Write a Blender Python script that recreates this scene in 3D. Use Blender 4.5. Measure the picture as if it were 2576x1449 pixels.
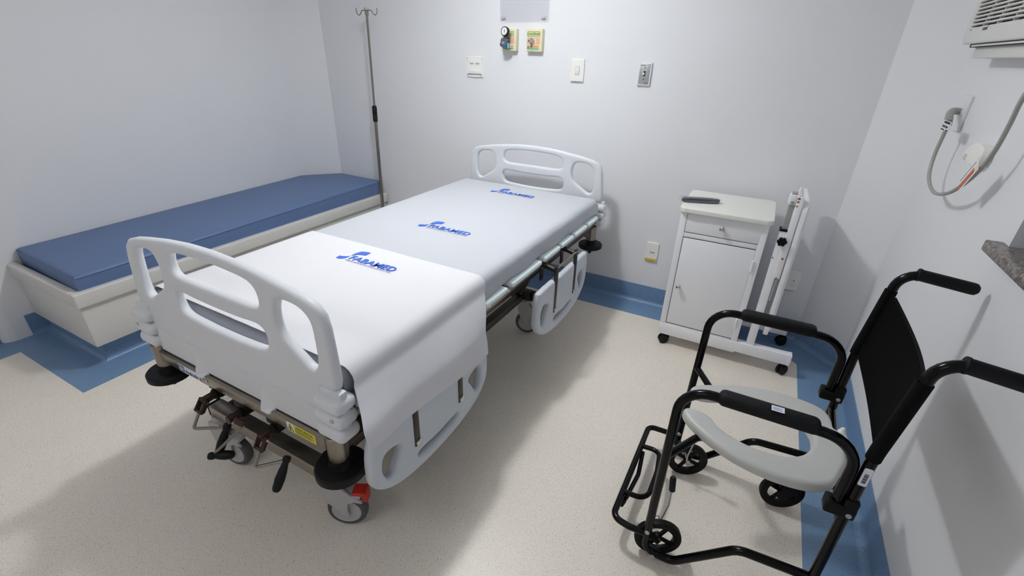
import bpy, bmesh, math, random
from mathutils import Vector, Matrix
random.seed(7)
PI = math.pi
for o in list(bpy.data.objects): bpy.data.objects.remove(o)
scene = bpy.context.scene
COL = scene.collection

# ---------------------------------------------------------------- camera
def make_camera():
    yaw, pitch, roll, f = 0.4783, 0.4684, 0.0285, 1166.3
    cy, sy, cp, sp = math.cos(yaw), math.sin(yaw), math.cos(pitch), math.sin(pitch)
    fw = Vector((-sy*cp, cy*cp, -sp)); r = Vector((cy, sy, 0)); u = r.cross(fw)
    cr, sr = math.cos(roll), math.sin(roll)
    R, U = cr*r + sr*u, -sr*r + cr*u
    cd = bpy.data.cameras.new('camera'); cam = bpy.data.objects.new('camera', cd); COL.objects.link(cam)
    cd.sensor_width = 36; cd.lens = f/2576*36; cd.clip_start = .02
    m = Matrix((R, U, -fw)).transposed().to_4x4(); m.translation = (3.0314, -2.7371, 1.412)
    cam.matrix_world = m
    scene.camera = cam
make_camera()
# ---------------------------------------------------------------- world, exposure
w = bpy.data.worlds.new('world'); scene.world = w; w.use_nodes = True
w.node_tree.nodes['Background'].inputs[0].default_value = (.62, .78, 1, 1)
w.node_tree.nodes['Background'].inputs[1].default_value = 0.6
vs = scene.view_settings
vs.view_transform = 'Standard'; vs.look = 'None'; vs.gamma = 1; vs.exposure = 0.0; vs.use_curve_mapping = False
LAMP_POS = (1.83, -1.10, 2.19)
scene.cycles.diffuse_bounces = 8
LAMP_W = 17.0
FILL_UP_W = 27.0  # upward share, added to raise the ambient light
FILL_PANEL_W = 4.0  # strength of the added fill panel
LAMP_COL = (0.955, 0.988, 1.0)

# ---------------------------------------------------------------- materials
def lin(c):
    return tuple((x/12.92 if x <= .04045 else ((x+.055)/1.055)**2.4) for x in (v/255 for v in c))
MATS = {}
def mat(name, rgb, rough=.5, metal=0., bump=0., bscale=200., var=0., vscale=8., spec=.5, trans=0., alpha=1., coat=0.):
    if name in MATS: return MATS[name]
    m = bpy.data.materials.new(name); m.use_nodes = True; MATS[name] = m
    nt = m.node_tree; b = nt.nodes['Principled BSDF']
    c = lin(rgb)
    b.inputs['Base Color'].default_value = (*c, 1); b.inputs['Roughness'].default_value = rough
    b.inputs['Metallic'].default_value = metal; b.inputs['Specular IOR Level'].default_value = spec
    if trans: b.inputs['Transmission Weight'].default_value = trans
    if alpha < 1: b.inputs['Alpha'].default_value = alpha
    if coat: b.inputs['Coat Weight'].default_value = coat; b.inputs['Coat Roughness'].default_value = .1
    tc = nt.nodes.new('ShaderNodeTexCoord')
    n1 = nt.nodes.new('ShaderNodeTexNoise'); n1.inputs['Scale'].default_value = vscale; n1.inputs['Detail'].default_value = 4
    nt.links.new(tc.outputs['Object'], n1.inputs['Vector'])
    mx = nt.nodes.new('ShaderNodeMix'); mx.data_type = 'RGBA'
    v = max(var, .015)
    mx.inputs[6].default_value = (*[x*(1-v) for x in c], 1); mx.inputs[7].default_value = (*[min(1, x*(1+v)) for x in c], 1)
    nt.links.new(n1.outputs['Fac'], mx.inputs[0]); nt.links.new(mx.outputs[2], b.inputs['Base Color'])
    if bump:
        n2 = nt.nodes.new('ShaderNodeTexNoise'); n2.inputs['Scale'].default_value = bscale; n2.inputs['Detail'].default_value = 3
        nt.links.new(tc.outputs['Object'], n2.inputs['Vector'])
        bp = nt.nodes.new('ShaderNodeBump'); bp.inputs['Strength'].default_value = bump; bp.inputs['Distance'].default_value = .002
        nt.links.new(n2.outputs['Fac'], bp.inputs['Height']); nt.links.new(bp.outputs['Normal'], b.inputs['Normal'])
    return m
def vinyl(name, base, specks, rough=.38):
    """homogeneous vinyl floor: fine chips of several colours"""
    m = bpy.data.materials.new(name); m.use_nodes = True; MATS[name] = m
    nt = m.node_tree; b = nt.nodes['Principled BSDF']; b.inputs['Roughness'].default_value = rough
    tc = nt.nodes.new('ShaderNodeTexCoord')
    col = None
    n = nt.nodes.new('ShaderNodeTexNoise'); n.inputs['Scale'].default_value = 3; n.inputs['Detail'].default_value = 6
    nt.links.new(tc.outputs['Object'], n.inputs['Vector'])
    mx = nt.nodes.new('ShaderNodeMix'); mx.data_type = 'RGBA'
    c = lin(base)
    mx.inputs[6].default_value = (*[x*.94 for x in c], 1); mx.inputs[7].default_value = (*[x*1.06 for x in c], 1)
    nt.links.new(n.outputs['Fac'], mx.inputs[0]); cur = mx.outputs[2]
    for (rgb, sc, lo, hi, amt) in specks:
        v = nt.nodes.new('ShaderNodeTexNoise'); v.inputs['Scale'].default_value = sc; v.inputs['Detail'].default_value = 1.5
        mp = nt.nodes.new('ShaderNodeMapping'); mp.inputs['Location'].default_value = (random.random()*9, random.random()*9, 0)
        mp.inputs['Rotation'].default_value = (0, 0, random.random()*3); mp.inputs['Scale'].default_value = (1, 1.5, 1)
        nt.links.new(tc.outputs['Object'], mp.inputs[0]); nt.links.new(mp.outputs[0], v.inputs['Vector'])
        r = nt.nodes.new('ShaderNodeMapRange'); r.inputs['From Min'].default_value = lo; r.inputs['From Max'].default_value = hi; r.inputs['To Max'].default_value = amt
        nt.links.new(v.outputs['Fac'], r.inputs['Value'])
        k = nt.nodes.new('ShaderNodeMix'); k.data_type = 'RGBA'; k.inputs[7].default_value = (*lin(rgb), 1)
        nt.links.new(cur, k.inputs[6]); nt.links.new(r.outputs[0], k.inputs[0]); cur = k.outputs[2]
    nt.links.new(cur, b.inputs['Base Color'])
    return m
M_wall = mat('wall_paint', (229, 229, 231), .62, bump=.08, bscale=90, var=.012, vscale=2)
M_ceil = mat('ceiling_paint', (240, 240, 240), .8, var=.01)
M_floor = vinyl('beige_vinyl', (235, 226, 213), [((112, 100, 84), 230, .645, .68, .62), ((248, 243, 234), 210, .64, .68, .5), ((150, 118, 72), 260, .66, .69, .7)])
M_bord = vinyl('blue_vinyl', (112, 142, 175), [((44, 66, 98), 230, .63, .67, .8), ((144, 174, 206), 230, .65, .69, .55)])
M_white = mat('white_enamel', (226, 226, 228), .42, bump=.04, bscale=60)
M_abs = mat('white_moulded_plastic', (222, 224, 228), .48, bump=.12, bscale=500)
M_lacq = mat('white_lacquer', (243, 243, 246), .3, var=.02, vscale=3)
M_topw = mat('cream_laminate', (234, 234, 226), .4)
M_bench = mat('bench_white_paint', (212, 210, 206), .45, bump=.06, bscale=70, var=.02)
M_steel = mat('brushed_stainless', (150, 143, 133), .30, 1., bump=.05, bscale=300, var=.10, vscale=14)
M_dsteel = mat('dark_steel', (78, 70, 66), .38, 1., var=.15, vscale=20)
M_crank = mat('bronzed_steel', (84, 66, 60), .4, .85, var=.15, vscale=40)
M_chrome = mat('chrome', (215, 214, 210), .12, 1.)
M_rub = mat('black_rubber', (11, 11, 14), .55, spec=.3)
M_blk = mat('black_enamel', (5, 5, 6), .16, spec=.22)
M_bmat = mat('black_matte_plastic', (8, 8, 9), .5, spec=.2)
M_foam = mat('black_foam_pad', (13, 13, 16), .6, spec=.25, bump=.3, bscale=900)
M_fab = mat('black_woven_fabric', (10, 10, 11), .9, spec=.15, bump=.3, bscale=1200)
M_seat = mat('grey_polyurethane', (196, 197, 192), .4, var=.02)
M_vin = mat('blue_upholstery', (90, 113, 152), .5, bump=.15, bscale=25, var=.05, vscale=5)
M_vins = mat('blue_upholstery_side', (84, 106, 146), .55, bump=.2, bscale=30, var=.1, vscale=9)
M_matt = mat('grey_mattress_cover', (158, 160, 170), .7)
M_sh1 = mat('white_cotton', (196, 198, 204), .85, bump=.3, bscale=11, var=.012, vscale=4)
M_sh2 = mat('bright_white_cotton', (226, 225, 228), .85, bump=.28, bscale=10)
M_logo = mat('blue_print', (66, 112, 216), .8)
M_subt = mat('pale_blue_print', (128, 140, 196), .7)
M_cast = mat('grey_caster_plastic', (178, 177, 176), .5, var=.02)
M_tyre = mat('grey_tyre', (76, 78, 82), .6)
M_red = mat('red_plastic', (186, 40, 20), .4)
M_cream = mat('cream_plastic', (224, 216, 184), .45)
M_plate = mat('ivory_plate', (240, 238, 231), .35)
M_hole = mat('dark_hole', (18, 17, 17), .7)
M_yel = mat('yellow_sticker', (216, 204, 70), .5)
M_yel2 = mat('amber_strip', (222, 180, 70), .5)
M_stw = mat('white_sticker', (226, 228, 234), .5)
M_blue = mat('blue_sticker_print', (70, 104, 150), .5)
M_cord = mat('grey_cord', (160, 158, 152), .5, var=.08, vscale=30)
M_org = mat('orange_sticker', (190, 92, 40), .5)
M_gran = vinyl('granite', (126, 118, 110), [((60, 56, 54), 90, .5, .56, .9), ((176, 164, 154), 120, .58, .64, .8)], .35)
M_ac = mat('ac_plastic', (214, 213, 208), .45)
M_pinkp = mat('red_print', (205, 92, 66), .6); M_grnp = mat('green_print', (80, 120, 70), .6); M_teal = mat('teal_print', (92, 178, 166), .6)
M_gcream = mat('pale_green_print', (208, 208, 148), .6); M_salm = mat('salmon_print', (236, 200, 172), .6)
M_gdark = mat('slate_plastic', (84, 92, 104), .45); M_acry = mat('clear_acrylic', (236, 236, 242), .1, trans=.5, alpha=.16)
def clear_plastic(name, tint, gloss):
    m = bpy.data.materials.new(name); m.use_nodes = True; MATS[name] = m; nt = m.node_tree
    for n in list(nt.nodes):
        if n.type == 'BSDF_PRINCIPLED': nt.nodes.remove(n)
    t = nt.nodes.new('ShaderNodeBsdfTransparent'); t.inputs[0].default_value = (*tint, 1)
    g = nt.nodes.new('ShaderNodeBsdfGlossy'); g.inputs['Roughness'].default_value = .12
    x = nt.nodes.new('ShaderNodeMixShader'); x.inputs[0].default_value = gloss
    nz_ = nt.nodes.new('ShaderNodeTexNoise'); nz_.inputs['Scale'].default_value = 6
    mr = nt.nodes.new('ShaderNodeMapRange'); mr.inputs['To Min'].default_value = gloss*.7; mr.inputs['To Max'].default_value = gloss*1.3
    nt.links.new(nz_.outputs['Fac'], mr.inputs['Value']); nt.links.new(mr.outputs[0], x.inputs[0])
    nt.links.new(t.outputs[0], x.inputs[1]); nt.links.new(g.outputs[0], x.inputs[2])
    nt.links.new(x.outputs[0], nt.nodes['Material Output'].inputs[0]); return m
M_acry = clear_plastic('clear_acrylic_sheet', (.987, .987, .992), .02)
M_skyb = mat('sky_blue_plastic', (92, 160, 196), .4)
M_alu = mat('brushed_aluminium', (178, 180, 178), .4, .6)
M_rust = mat('rust', (150, 96, 40), .8, var=.3, vscale=90)
M_remo = mat('remote_black', (38, 42, 56), .25, coat=.6)
M_cell = clear_plastic('clear_wrap', (.975, .98, .985), .10)

# ---------------------------------------------------------------- helpers
ROOTS = {}
def obj(name, me, m, parent=None, smooth=True):
    if isinstance(me, bmesh.types.BMesh):
        b = me; bmesh.ops.recalc_face_normals(b, faces=b.faces[:]); me = bpy.data.meshes.new(name); b.to_mesh(me); b.free()
    if parent is not None:
        r = parent
        while r.parent: r = r.parent
        off = ROOTS.get(r.name)
        if off is not None: me.transform(Matrix.Translation(-off))
    o = bpy.data.objects.new(name, me); COL.objects.link(o)
    if m: me.materials.clear(); me.materials.append(m)
    if smooth:
        me.polygons.foreach_set('use_smooth', [True]*len(me.polygons))
        try: me.set_sharp_from_angle(angle=math.radians(38))
        except Exception: pass
    if parent is not None: o.parent = parent
    return o
def tag(o, label=None, cat=None, group=None, kind=None):
    if label: o['label'] = label
    if cat: o['category'] = cat
    if group: o['group'] = group
    if kind: o['kind'] = kind
    return o
def thing(name, label, cat, loc=(0, 0, 0), rotz=0, group=None, world=True):
    """Empty at the base of a thing; with world=True its parts are given in room coordinates"""
    o = bpy.data.objects.new(name, None); COL.objects.link(o); o.location = loc; o.rotation_euler = (0, 0, rotz); o.empty_display_size = .1
    if world: ROOTS[o.name] = Vector(loc)
    return tag(o, label, cat, group)
def copy_mesh(me): return me.copy()
def B(): return bmesh.new()
def bevel(b, geom_edges, w, seg=2):
    bmesh.ops.bevel(b, geom=geom_edges, offset=w, segments=seg, profile=.5, affect='EDGES', clamp_overlap=True)
def box(b, x0, x1, y0, y1, z0, z1, bv=0., seg=2, M=None):
    """box, optionally with rounded edges and a transform"""
    t = B() if (bv or M) else b
    vs_ = [t.verts.new(p) for p in ((x0,y0,z0),(x1,y0,z0),(x1,y1,z0),(x0,y1,z0),(x0,y0,z1),(x1,y0,z1),(x1,y1,z1),(x0,y1,z1))]
    for f in ((0,3,2,1),(4,5,6,7),(0,1,5,4),(1,2,6,5),(2,3,7,6),(3,0,4,7)): t.faces.new([vs_[i] for i in f])
    if t is not b:
        if bv: bevel(t, t.edges[:], bv, seg)
        if M: t.transform(M)
        join(b, t)
    return b
def join(b, t):
    me = bpy.data.meshes.new('t'); t.to_mesh(me); t.free(); b.from_mesh(me); bpy.data.meshes.remove(me)
def fillet(pts, rads, n=6):
    P = [Vector(p) for p in pts]; out = [P[0]]
    for i in range(1, len(P)-1):
        r = rads[i] if isinstance(rads, (list, tuple)) else rads
        a, b_, c = P[i-1], P[i], P[i+1]; d1 = (a-b_).normalized(); d2 = (c-b_).normalized()
        ang = d1.angle(d2)
        if r <= 0 or ang > PI-.03: out.append(b_); continue
        t = min(r/math.tan(ang/2), (a-b_).length*.49, (c-b_).length*.49); rr = t*math.tan(ang/2)
        ctr = b_ + (d1+d2).normalized()*(rr/math.sin(ang/2))
        s, e = b_+d1*t-ctr, b_+d2*t-ctr
        tot = s.angle(e)
        ax = s.cross(e).normalized()
        for k in range(n+1): out.append(ctr + Matrix.Rotation(tot*k/n, 3, ax) @ s)
    out.append(P[-1]); return out
def tube(b, pts, r, seg=10, fil=0., n=6, flat=1., closed=False, up=None):
    """sweep a circle (or flattened ellipse) along a path with rounded bends"""
    P = fillet(pts, fil, n) if fil else [Vector(p) for p in pts]
    Q = [P[0]]
    for p in P[1:]:
        if (p-Q[-1]).length > 1e-5: Q.append(p)
    P = Q; N = len(P); rings = []
    nrm = None
    for i in range(N):
        if closed: t = (P[(i+1) % N]-P[i-1]).normalized()
        else: t = (P[min(i+1, N-1)]-P[max(i-1, 0)]).normalized()
        if nrm is None:
            a = Vector(up) if up else (Vector((0, 0, 1)) if abs(t.z) < .9 else Vector((1, 0, 0)))
            nrm = (a - t*a.dot(t)).normalized()
        else: nrm = (nrm - t*nrm.dot(t)).normalized()
        bn = t.cross(nrm)
        rr = r[i] if isinstance(r, (list, tuple)) else r
        rings.append([b.verts.new(P[i] + nrm*math.cos(2*PI*k/seg)*rr*flat + bn*math.sin(2*PI*k/seg)*rr) for k in range(seg)])
    for i in range(N-1 + (1 if closed else 0)):
        A, C = rings[i], rings[(i+1) % N]
        for k in range(seg): b.faces.new((A[k], A[(k+1) % seg], C[(k+1) % seg], C[k]))
    if not closed: b.faces.new(rings[0][::-1]); b.faces.new(rings[-1])
    return b
def lathe(b, prof, seg=24, M=None, cap=True):
    """prof: (radius, z) pairs, revolved about Z"""
    t = B(); rings = []
    for r, z in prof:
        rings.append([t.verts.new((r*math.cos(2*PI*k/seg), r*math.sin(2*PI*k/seg), z)) for k in range(seg)] if r > 1e-6 else [t.verts.new((0, 0, z))])
    for A, C in zip(rings, rings[1:]):
        for k in range(seg):
            k2 = (k+1) % seg
            if len(A) == 1 and len(C) == 1: continue
            if len(A) == 1: t.faces.new((A[0], C[k2], C[k]))
            elif len(C) == 1: t.faces.new((A[k], A[k2], C[0]))
            else: t.faces.new((A[k], A[k2], C[k2], C[k]))
    if cap and len(rings[0]) > 1: t.faces.new(rings[0][::-1])
    if cap and len(rings[-1]) > 1: t.faces.new(rings[-1])
    if not cap: bmesh.ops.remove_doubles(t, verts=t.verts[:], dist=1e-6)
    if M: t.transform(M)
    join(b, t); return b
def axis(p, d, rollv=None):
    """matrix that puts local Z on direction d at point p"""
    d = Vector(d).normalized(); return Matrix.Translation(Vector(p)) @ d.to_track_quat('Z', 'Y').to_matrix().to_4x4()
def cyl(b, p0, p1, r, seg=16, bv=0.):
    p0, p1 = Vector(p0), Vector(p1); L = (p1-p0).length
    pr = [(r, 0), (r, L)] if not bv else [(r-bv, 0), (r, bv), (r, L-bv), (r-bv, L)]
    return lathe(b, pr, seg, axis(p0, p1-p0))
def cr(pts, n=6, closed=True):
    """Catmull-Rom through 2D points"""
    out = []; N = len(pts)
    for i in range(N if closed else N-1):
        p0, p1, p2, p3 = [pts[(i+j) % N] if closed else pts[min(max(i+j, 0), N-1)] for j in (-1, 0, 1, 2)]
        for k in range(n):
            t = k/n
            out.append(tuple(.5*((2*p1[a]) + (-p0[a]+p2[a])*t + (2*p0[a]-5*p1[a]+4*p2[a]-p3[a])*t*t + (-p0[a]+3*p1[a]-3*p2[a]+p3[a])*t**3) for a in (0, 1)))
    if not closed: out.append(pts[-1])
    return out
def flat_mesh(loops, depth, bev, M=None, res=3):
    """filled 2D outline with holes, thickness depth, rounded edges of radius bev"""
    cu = bpy.data.curves.new('t', 'CURVE'); cu.dimensions = '2D'; cu.fill_mode = 'BOTH'
    cu.extrude = max(depth/2-bev, 0); cu.bevel_depth = bev; cu.bevel_resolution = res; cu.offset = -bev
    for L in loops:
        s = cu.splines.new('POLY'); s.points.add(len(L)-1); s.use_cyclic_u = True
        for p, q in zip(s.points, L): p.co = (q[0], q[1], 0, 1)
    o = bpy.data.objects.new('t', cu); COL.objects.link(o)
    me = bpy.data.meshes.new_from_object(o.evaluated_get(bpy.context.evaluated_depsgraph_get()))
    bpy.data.objects.remove(o); bpy.data.curves.remove(cu)
    b = B(); b.from_mesh(me); bpy.data.meshes.remove(me)
    bmesh.ops.remove_doubles(b, verts=b.verts[:], dist=1e-5)
    if M: b.transform(M)
    return b
def text_bm(body, size, M, shear=0., bold=0., ext=.0003, align='LEFT', width=None, space=1.):
    cu = bpy.data.curves.new('t', 'FONT'); cu.body = body; cu.size = size; cu.shear = shear; cu.extrude = ext; cu.offset = bold; cu.align_x = align
    cu.space_character = space; cu.resolution_u = 3
    o = bpy.data.objects.new('t', cu); COL.objects.link(o)
    me = bpy.data.meshes.new_from_object(o.evaluated_get(bpy.context.evaluated_depsgraph_get()))
    bpy.data.objects.remove(o); bpy.data.curves.remove(cu)
    b = B(); b.from_mesh(me); bpy.data.meshes.remove(me)
    if width:
        xs = [v.co.x for v in b.verts]; s = width/(max(xs)-min(xs)); x0 = min(xs)
        for v in b.verts: v.co.x = (v.co.x-x0)*s
    b.transform(M); return b
def basis(o, ex, ey):
    ex, ey = Vector(ex).normalized(), Vector(ey).normalized(); ez = ex.cross(ey)
    m = Matrix((ex, ey, ez)).transposed().to_4x4(); m.translation = Vector(o); return m
def quad(b, pts): b.faces.new([b.verts.new(p) for p in pts]); return b
def struct(name, b, m, parent=None, smooth=False):
    o = obj(name, b, m, parent, smooth)
    if parent is None: o['kind'] = 'structure'
    return o
def rrect(x0, x1, y0, y1, r, n=4):
    out = []
    for cx, cy, a0 in ((x1-r, y1-r, 0), (x0+r, y1-r, 90), (x0+r, y0+r, 180), (x1-r, y0+r, 270)):
        for k in range(n+1):
            a = math.radians(a0+90*k/n); out.append((cx+r*math.cos(a), cy+r*math.sin(a)))
    return out

# ================================================================ THE ROOM
XL, XR, HC, YF = -.195, 3.6275, 2.36, -4.6
CHL = ((0., 0.), (-.195, -.205)); CHR = ((3.4306, 0.), (3.6275, -.2051))
T = .12
def wallbox(name, pts, m=M_wall, z0=0, z1=HC):
    b = B()
    lo = [b.verts.new((x, y, z0)) for x, y in pts]; hi = [b.verts.new((x, y, z1)) for x, y in pts]
    n = len(pts); b.faces.new(lo[::-1]); b.faces.new(hi)
    for i in range(n): b.faces.new((lo[i], lo[(i+1) % n], hi[(i+1) % n], hi[i]))
    return struct(name, b, m)
b = B(); box(b, XL-.5, XR+.3, YF-.1, .2, -.1, 0); fl_ = struct('floor', b, M_bord)
inner = [(.5854, -.187), (3.357, -.187), (3.4403, -.272), (3.4403, -4.4), (-.0494, -4.4), (-.0494, -2.177), (.5854, -2.177)]
b = B()
lo = [b.verts.new((x, y, -.001)) for x, y in inner]; hi = [b.verts.new((x, y, .0005)) for x, y in inner]
f = b.faces.new(hi); 
for i in range(len(inner)): b.faces.new((lo[i], lo[(i+1) % 7], hi[(i+1) % 7], hi[i]))
bmesh.ops.triangulate(b, faces=[f]); fi_ = struct('floor_inlay', b, M_floor, fl_); fi_['label'] = 'beige speckled vinyl field'
b = B(); box(b, XL-.6, XR+.3, YF-.1, .2, HC, HC+.1); struct('ceiling', b, M_ceil)
wallbox('wall_back', [(0, 0), (3.4306, 0), (3.4306, T), (0, T)])
wallbox('wall_back_left_corner', [(XL, -.205), (0, 0), (0, T), (XL-T, T), (XL-T, -.205)])
wallbox('wall_back_right_corner', [(3.4306, 0), (XR, -.2051), (XR+T, -.2051), (XR+T, T), (3.4306, T)])
# left wall ends in a rounded jamb at a doorway
jam = [(XL, -.205), (XL-T, -.205), (XL-T, -2.19), (XL-.06, -2.19)]
for k in range(7):
    a = -PI/2 + PI/2*k/6; jam.append((XL-.055+.055*math.cos(a), -2.135+.055*math.sin(a)))
o = wallbox('wall_left', jam[::-1])
wallbox('wall_left_near', [(XL, -3.0), (XL, YF), (XL-T, YF), (XL-T, -3.0)])
wallbox('wall_left_lintel', [(XL, -2.19), (XL, -3.0), (XL-T, -3.0), (XL-T, -2.19)], z0=2.1)
b = B(); box(b, XL-.075, XL-.035, -2.232, -2.186, 0, 2.1, .003); box(b, XL-.075, XL-.035, -3.0, -2.955, 0, 2.1, .003); box(b, XL-.075, XL-.035, -3.0, -2.19, 2.06, 2.1, .003)
d1 = struct('door_1', B() if False else b, M_alu)
b = B(); box(b, XL-.07, XL-.045, -2.955, -2.232, .01, 2.06, .002); obj('door_leaf', b, M_lacq, d1)
b = B(); tube(b, [(XL-.045, -2.89, 1.0), (XL+.0, -2.89, 1.0), (XL+.0, -2.78, 1.0)], .009, fil=.015); obj('door_handle', b, M_chrome, d1)
wallbox('wall_front', [(XL-T, YF), (XR+T, YF), (XR+T, YF-T), (XL-T, YF-T)])
# right wall with the window opening
WY0, WY1, WZ0, WZ1 = -2.35, -1.19, 1.012, 2.05
b = B()
box(b, XR, XR+T, WY1, -.2051, 0, HC); box(b, XR, XR+T, YF, WY0, 0, HC); box(b, XR, XR+T, WY0, WY1, 0, WZ0-.03); box(b, XR, XR+T, WY0, WY1, WZ1, HC)
struct('wall_right', b, M_wall)
b = B(); box(b, XR-.035, XR+.10, WY0-.03, WY1+.042, WZ0-.03, WZ0, .006, 3)
win = struct('window_1', B() if False else b, M_gran, None, True)
b = B()
for y in (WY0, (WY0+WY1)/2-.018, WY1-.036): box(b, XR+.06, XR+.095, y, y+.036, WZ0, WZ1, .002)
for z in (WZ0, WZ1-.036): box(b, XR+.06, XR+.095, WY0, WY1, z, z+.036, .002)
obj('window_frame', b, M_alu, win)
m = mat('frosted_pane', (150, 190, 225), .35, trans=.6)
for k in range(2):
    b = B(); y0 = WY0+.036+k*(WY1-WY0)/2; box(b, XR+.074, XR+.080, y0, y0+(WY1-WY0)/2-.054, WZ0+.036, WZ1-.036); obj('pane', b, m, win, False)
# coved skirting, 0.118 high
def cove(name, path, inward):
    """skirting that curves from wall to floor; path = wall line, inward = unit normal per vertex"""
    R, H = .025, .1183
    prof = [(0., H), (.004, H), (.004, R+.004)] + [(.004+R*(1-math.cos(a)), .001+R*(1-math.sin(a))+.003*(1-a/(PI/2))) for a in [PI/2*k/6*1.0 for k in range(6, -1, -1)][::-1]][0:0]
    for k in range(7):
        a = PI/2*k/6
        prof.append((.004+R*(1-math.cos(a)), .0008+R*(1-math.sin(a))))
    prof.append((.004+R, 0.)); prof.append((0., 0.))
    b = B(); rings = []
    for (x, y), (nx, ny) in zip(path, inward): rings.append([b.verts.new((x+nx*d, y+ny*d, z)) for d, z in prof])
    n = len(prof)
    for A, C in zip(rings, rings[1:]):
        for k in range(n): b.faces.new((A[k], A[(k+1) % n], C[(k+1) % n], C[k]))
    b.faces.new(rings[0]); b.faces.new(rings[-1][::-1])
    return struct(name, b, M_bord, None, True)
s2 = math.tan(PI/8)
cove('baseboard_back', [(0.5, 0), (3.4306, 0)], [(0, -1), (-s2, -1)])
cove('baseboard_corner', [(3.4306, 0), (XR, -.2051)], [(-s2, -1), (-1, -s2)])
cove('baseboard_right', [(XR, -.2051), (XR, YF)], [(-1, -s2), (-1, 0)])
cove('baseboard_left', [(XL, -2.0), (XL, -2.075)], [(1, 0), (1, 0)])

# ---- ceiling light over the bed and an added fill panel (both out of frame)
md = bpy.data.materials.new('fill_diffuser'); md.use_nodes = True; MATS['d'] = md
nb = md.node_tree.nodes['Principled BSDF']; nb.inputs['Emission Color'].default_value = (1, .97, .95, 1); nb.inputs['Emission Strength'].default_value = 2  # glow of the added fill panel
LX, LY, LZ = LAMP_POS
lp = thing('ceiling_light', 'round white ceiling light hanging above the bed, with added upward fill', 'ceiling light', (LX, LY, HC))
b = B(); lathe(b, [(.0, HC), (.07, HC), (.07, HC-.018), (.045, HC-.022), (0, HC-.022)], 32, Matrix.Translation((LX, LY, 0))); obj('lamp_base', b, M_white, lp)
b = B(); lathe(b, [(.135, LZ+.028), (.145, LZ+.03), (.145, LZ+.036), (.0, LZ+.034)], 32, Matrix.Translation((LX, LY, 0))); obj('lamp_bowl', b, M_white, lp)
b = B(); cyl(b, (LX, LY, LZ+.034), (LX, LY, HC-.02), .008, 10); obj('lamp_stem', b, M_white, lp)
for nm, dz, ry, e in (('lamp_light_down', .022, 0, LAMP_W), ('fill_light_up', .042, PI, FILL_UP_W)):  # downward disc is the lamp; upward disc is added fill via the ceiling
    ld = bpy.data.lights.new(nm, 'AREA'); ld.shape = 'DISK'; ld.size = .17; ld.energy = e; ld.color = LAMP_COL
    lo_ = bpy.data.objects.new(nm, ld); COL.objects.link(lo_); lo_.parent = lp; lo_.location = (0, 0, LZ+dz-HC); lo_.rotation_euler = (0, ry, 0)
PX, PY = 1.75, -3.55
lp = thing('fill_panel', 'rectangular white panel added on the unseen ceiling as fill light', 'ceiling light', (PX, PY, HC))  # added behind the camera for soft fill; no known fixture
b = B(); box(b, PX-.62, PX+.62, PY-.32, PY+.32, HC-.02, HC-.001, .004); obj('fill_panel_frame', b, M_white, lp)
b = B(); box(b, PX-.59, PX+.59, PY-.29, PY+.29, HC-.024, HC-.019, .001); obj('fill_panel_diffuser', b, md, lp)
ld = bpy.data.lights.new('fill_panel_source', 'AREA'); ld.shape = 'RECTANGLE'; ld.size = 1.18; ld.size_y = .58; ld.energy = FILL_PANEL_W; ld.color = LAMP_COL
lo_ = bpy.data.objects.new('fill_panel_source', ld); COL.objects.link(lo_); lo_.parent = lp; lo_.location = (0, 0, -.03)

# ================================================================ BUILT-IN BENCH
bn = thing('built_in_bench', 'white painted built-in bench along the left wall with overhanging rim', 'bench', (.2, -1.0, 0))
Y0 = -2.045; RX = .484; RZ = .404
def prism(b, pts, z0, z1):
    lo = [b.verts.new((x, y, z0)) for x, y in pts]; hi = [b.verts.new((x, y, z1)) for x, y in pts]; n = len(pts)
    b.faces.new(lo[::-1]); b.faces.new(hi)
    for i in range(n): b.faces.new((lo[i], lo[(i+1) % n], hi[(i+1) % n], hi[i]))
    return b
b = prism(B(), [(XL+.002, Y0+.012), (RX-.02, Y0+.012), (RX-.02, -.004), (.004, -.004), (XL+.002, -.210)], .118, .33); bevel(b, b.edges[:], .004, 2); obj('bench_body', b, M_bench, bn)
b = B(); box(b, RX-.045, RX, Y0, -.003, .333, RZ, .008, 3); obj('rim_front', b, M_bench, bn)
b = B(); box(b, XL+.002, RX-.047, Y0, Y0+.04, .333, RZ, .008, 3); obj('rim_end', b, M_bench, bn)
b = prism(B(), [(XL+.002, -1.999), (.409, -1.999), (.409, -.004), (.004, -.004), (XL+.002, -.210)], 0, .118); obj('plinth', b, M_bord, bn)
b = B()
for (pth, nrm) in (([(.409, -.01), (.409, -1.999), (XL+.002, -1.999)], [(1, 0), (1, -1), (0, -1)]),):
    rings = []
    for (x, y), (nx, ny) in zip(pth, nrm):
        rings.append([b.verts.new((x+nx*d, y+ny*d, z)) for d, z in [(0, .03)]+[(.028*(1-math.cos(PI/2*k/6)), .0008+.028*(1-math.sin(PI/2*k/6))) for k in range(7)]+[(.028, 0), (0, 0)]])
    for A, C in zip(rings, rings[1:]):
        n = len(A)
        for k in range(n): b.faces.new((A[k], A[(k+1) % n], C[(k+1) % n], C[k]))
obj('plinth_cove', b, M_bord, bn)
for y in (-.40, -.93, -1.37, -1.75):
    b = lathe(B(), [(0, 0), (.006, 0), (.006, .0015), (0, .0022)], 10, axis((RX, y, .37), (1, 0, 0))); obj('screw_cap', b, M_bench, bn)
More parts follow.
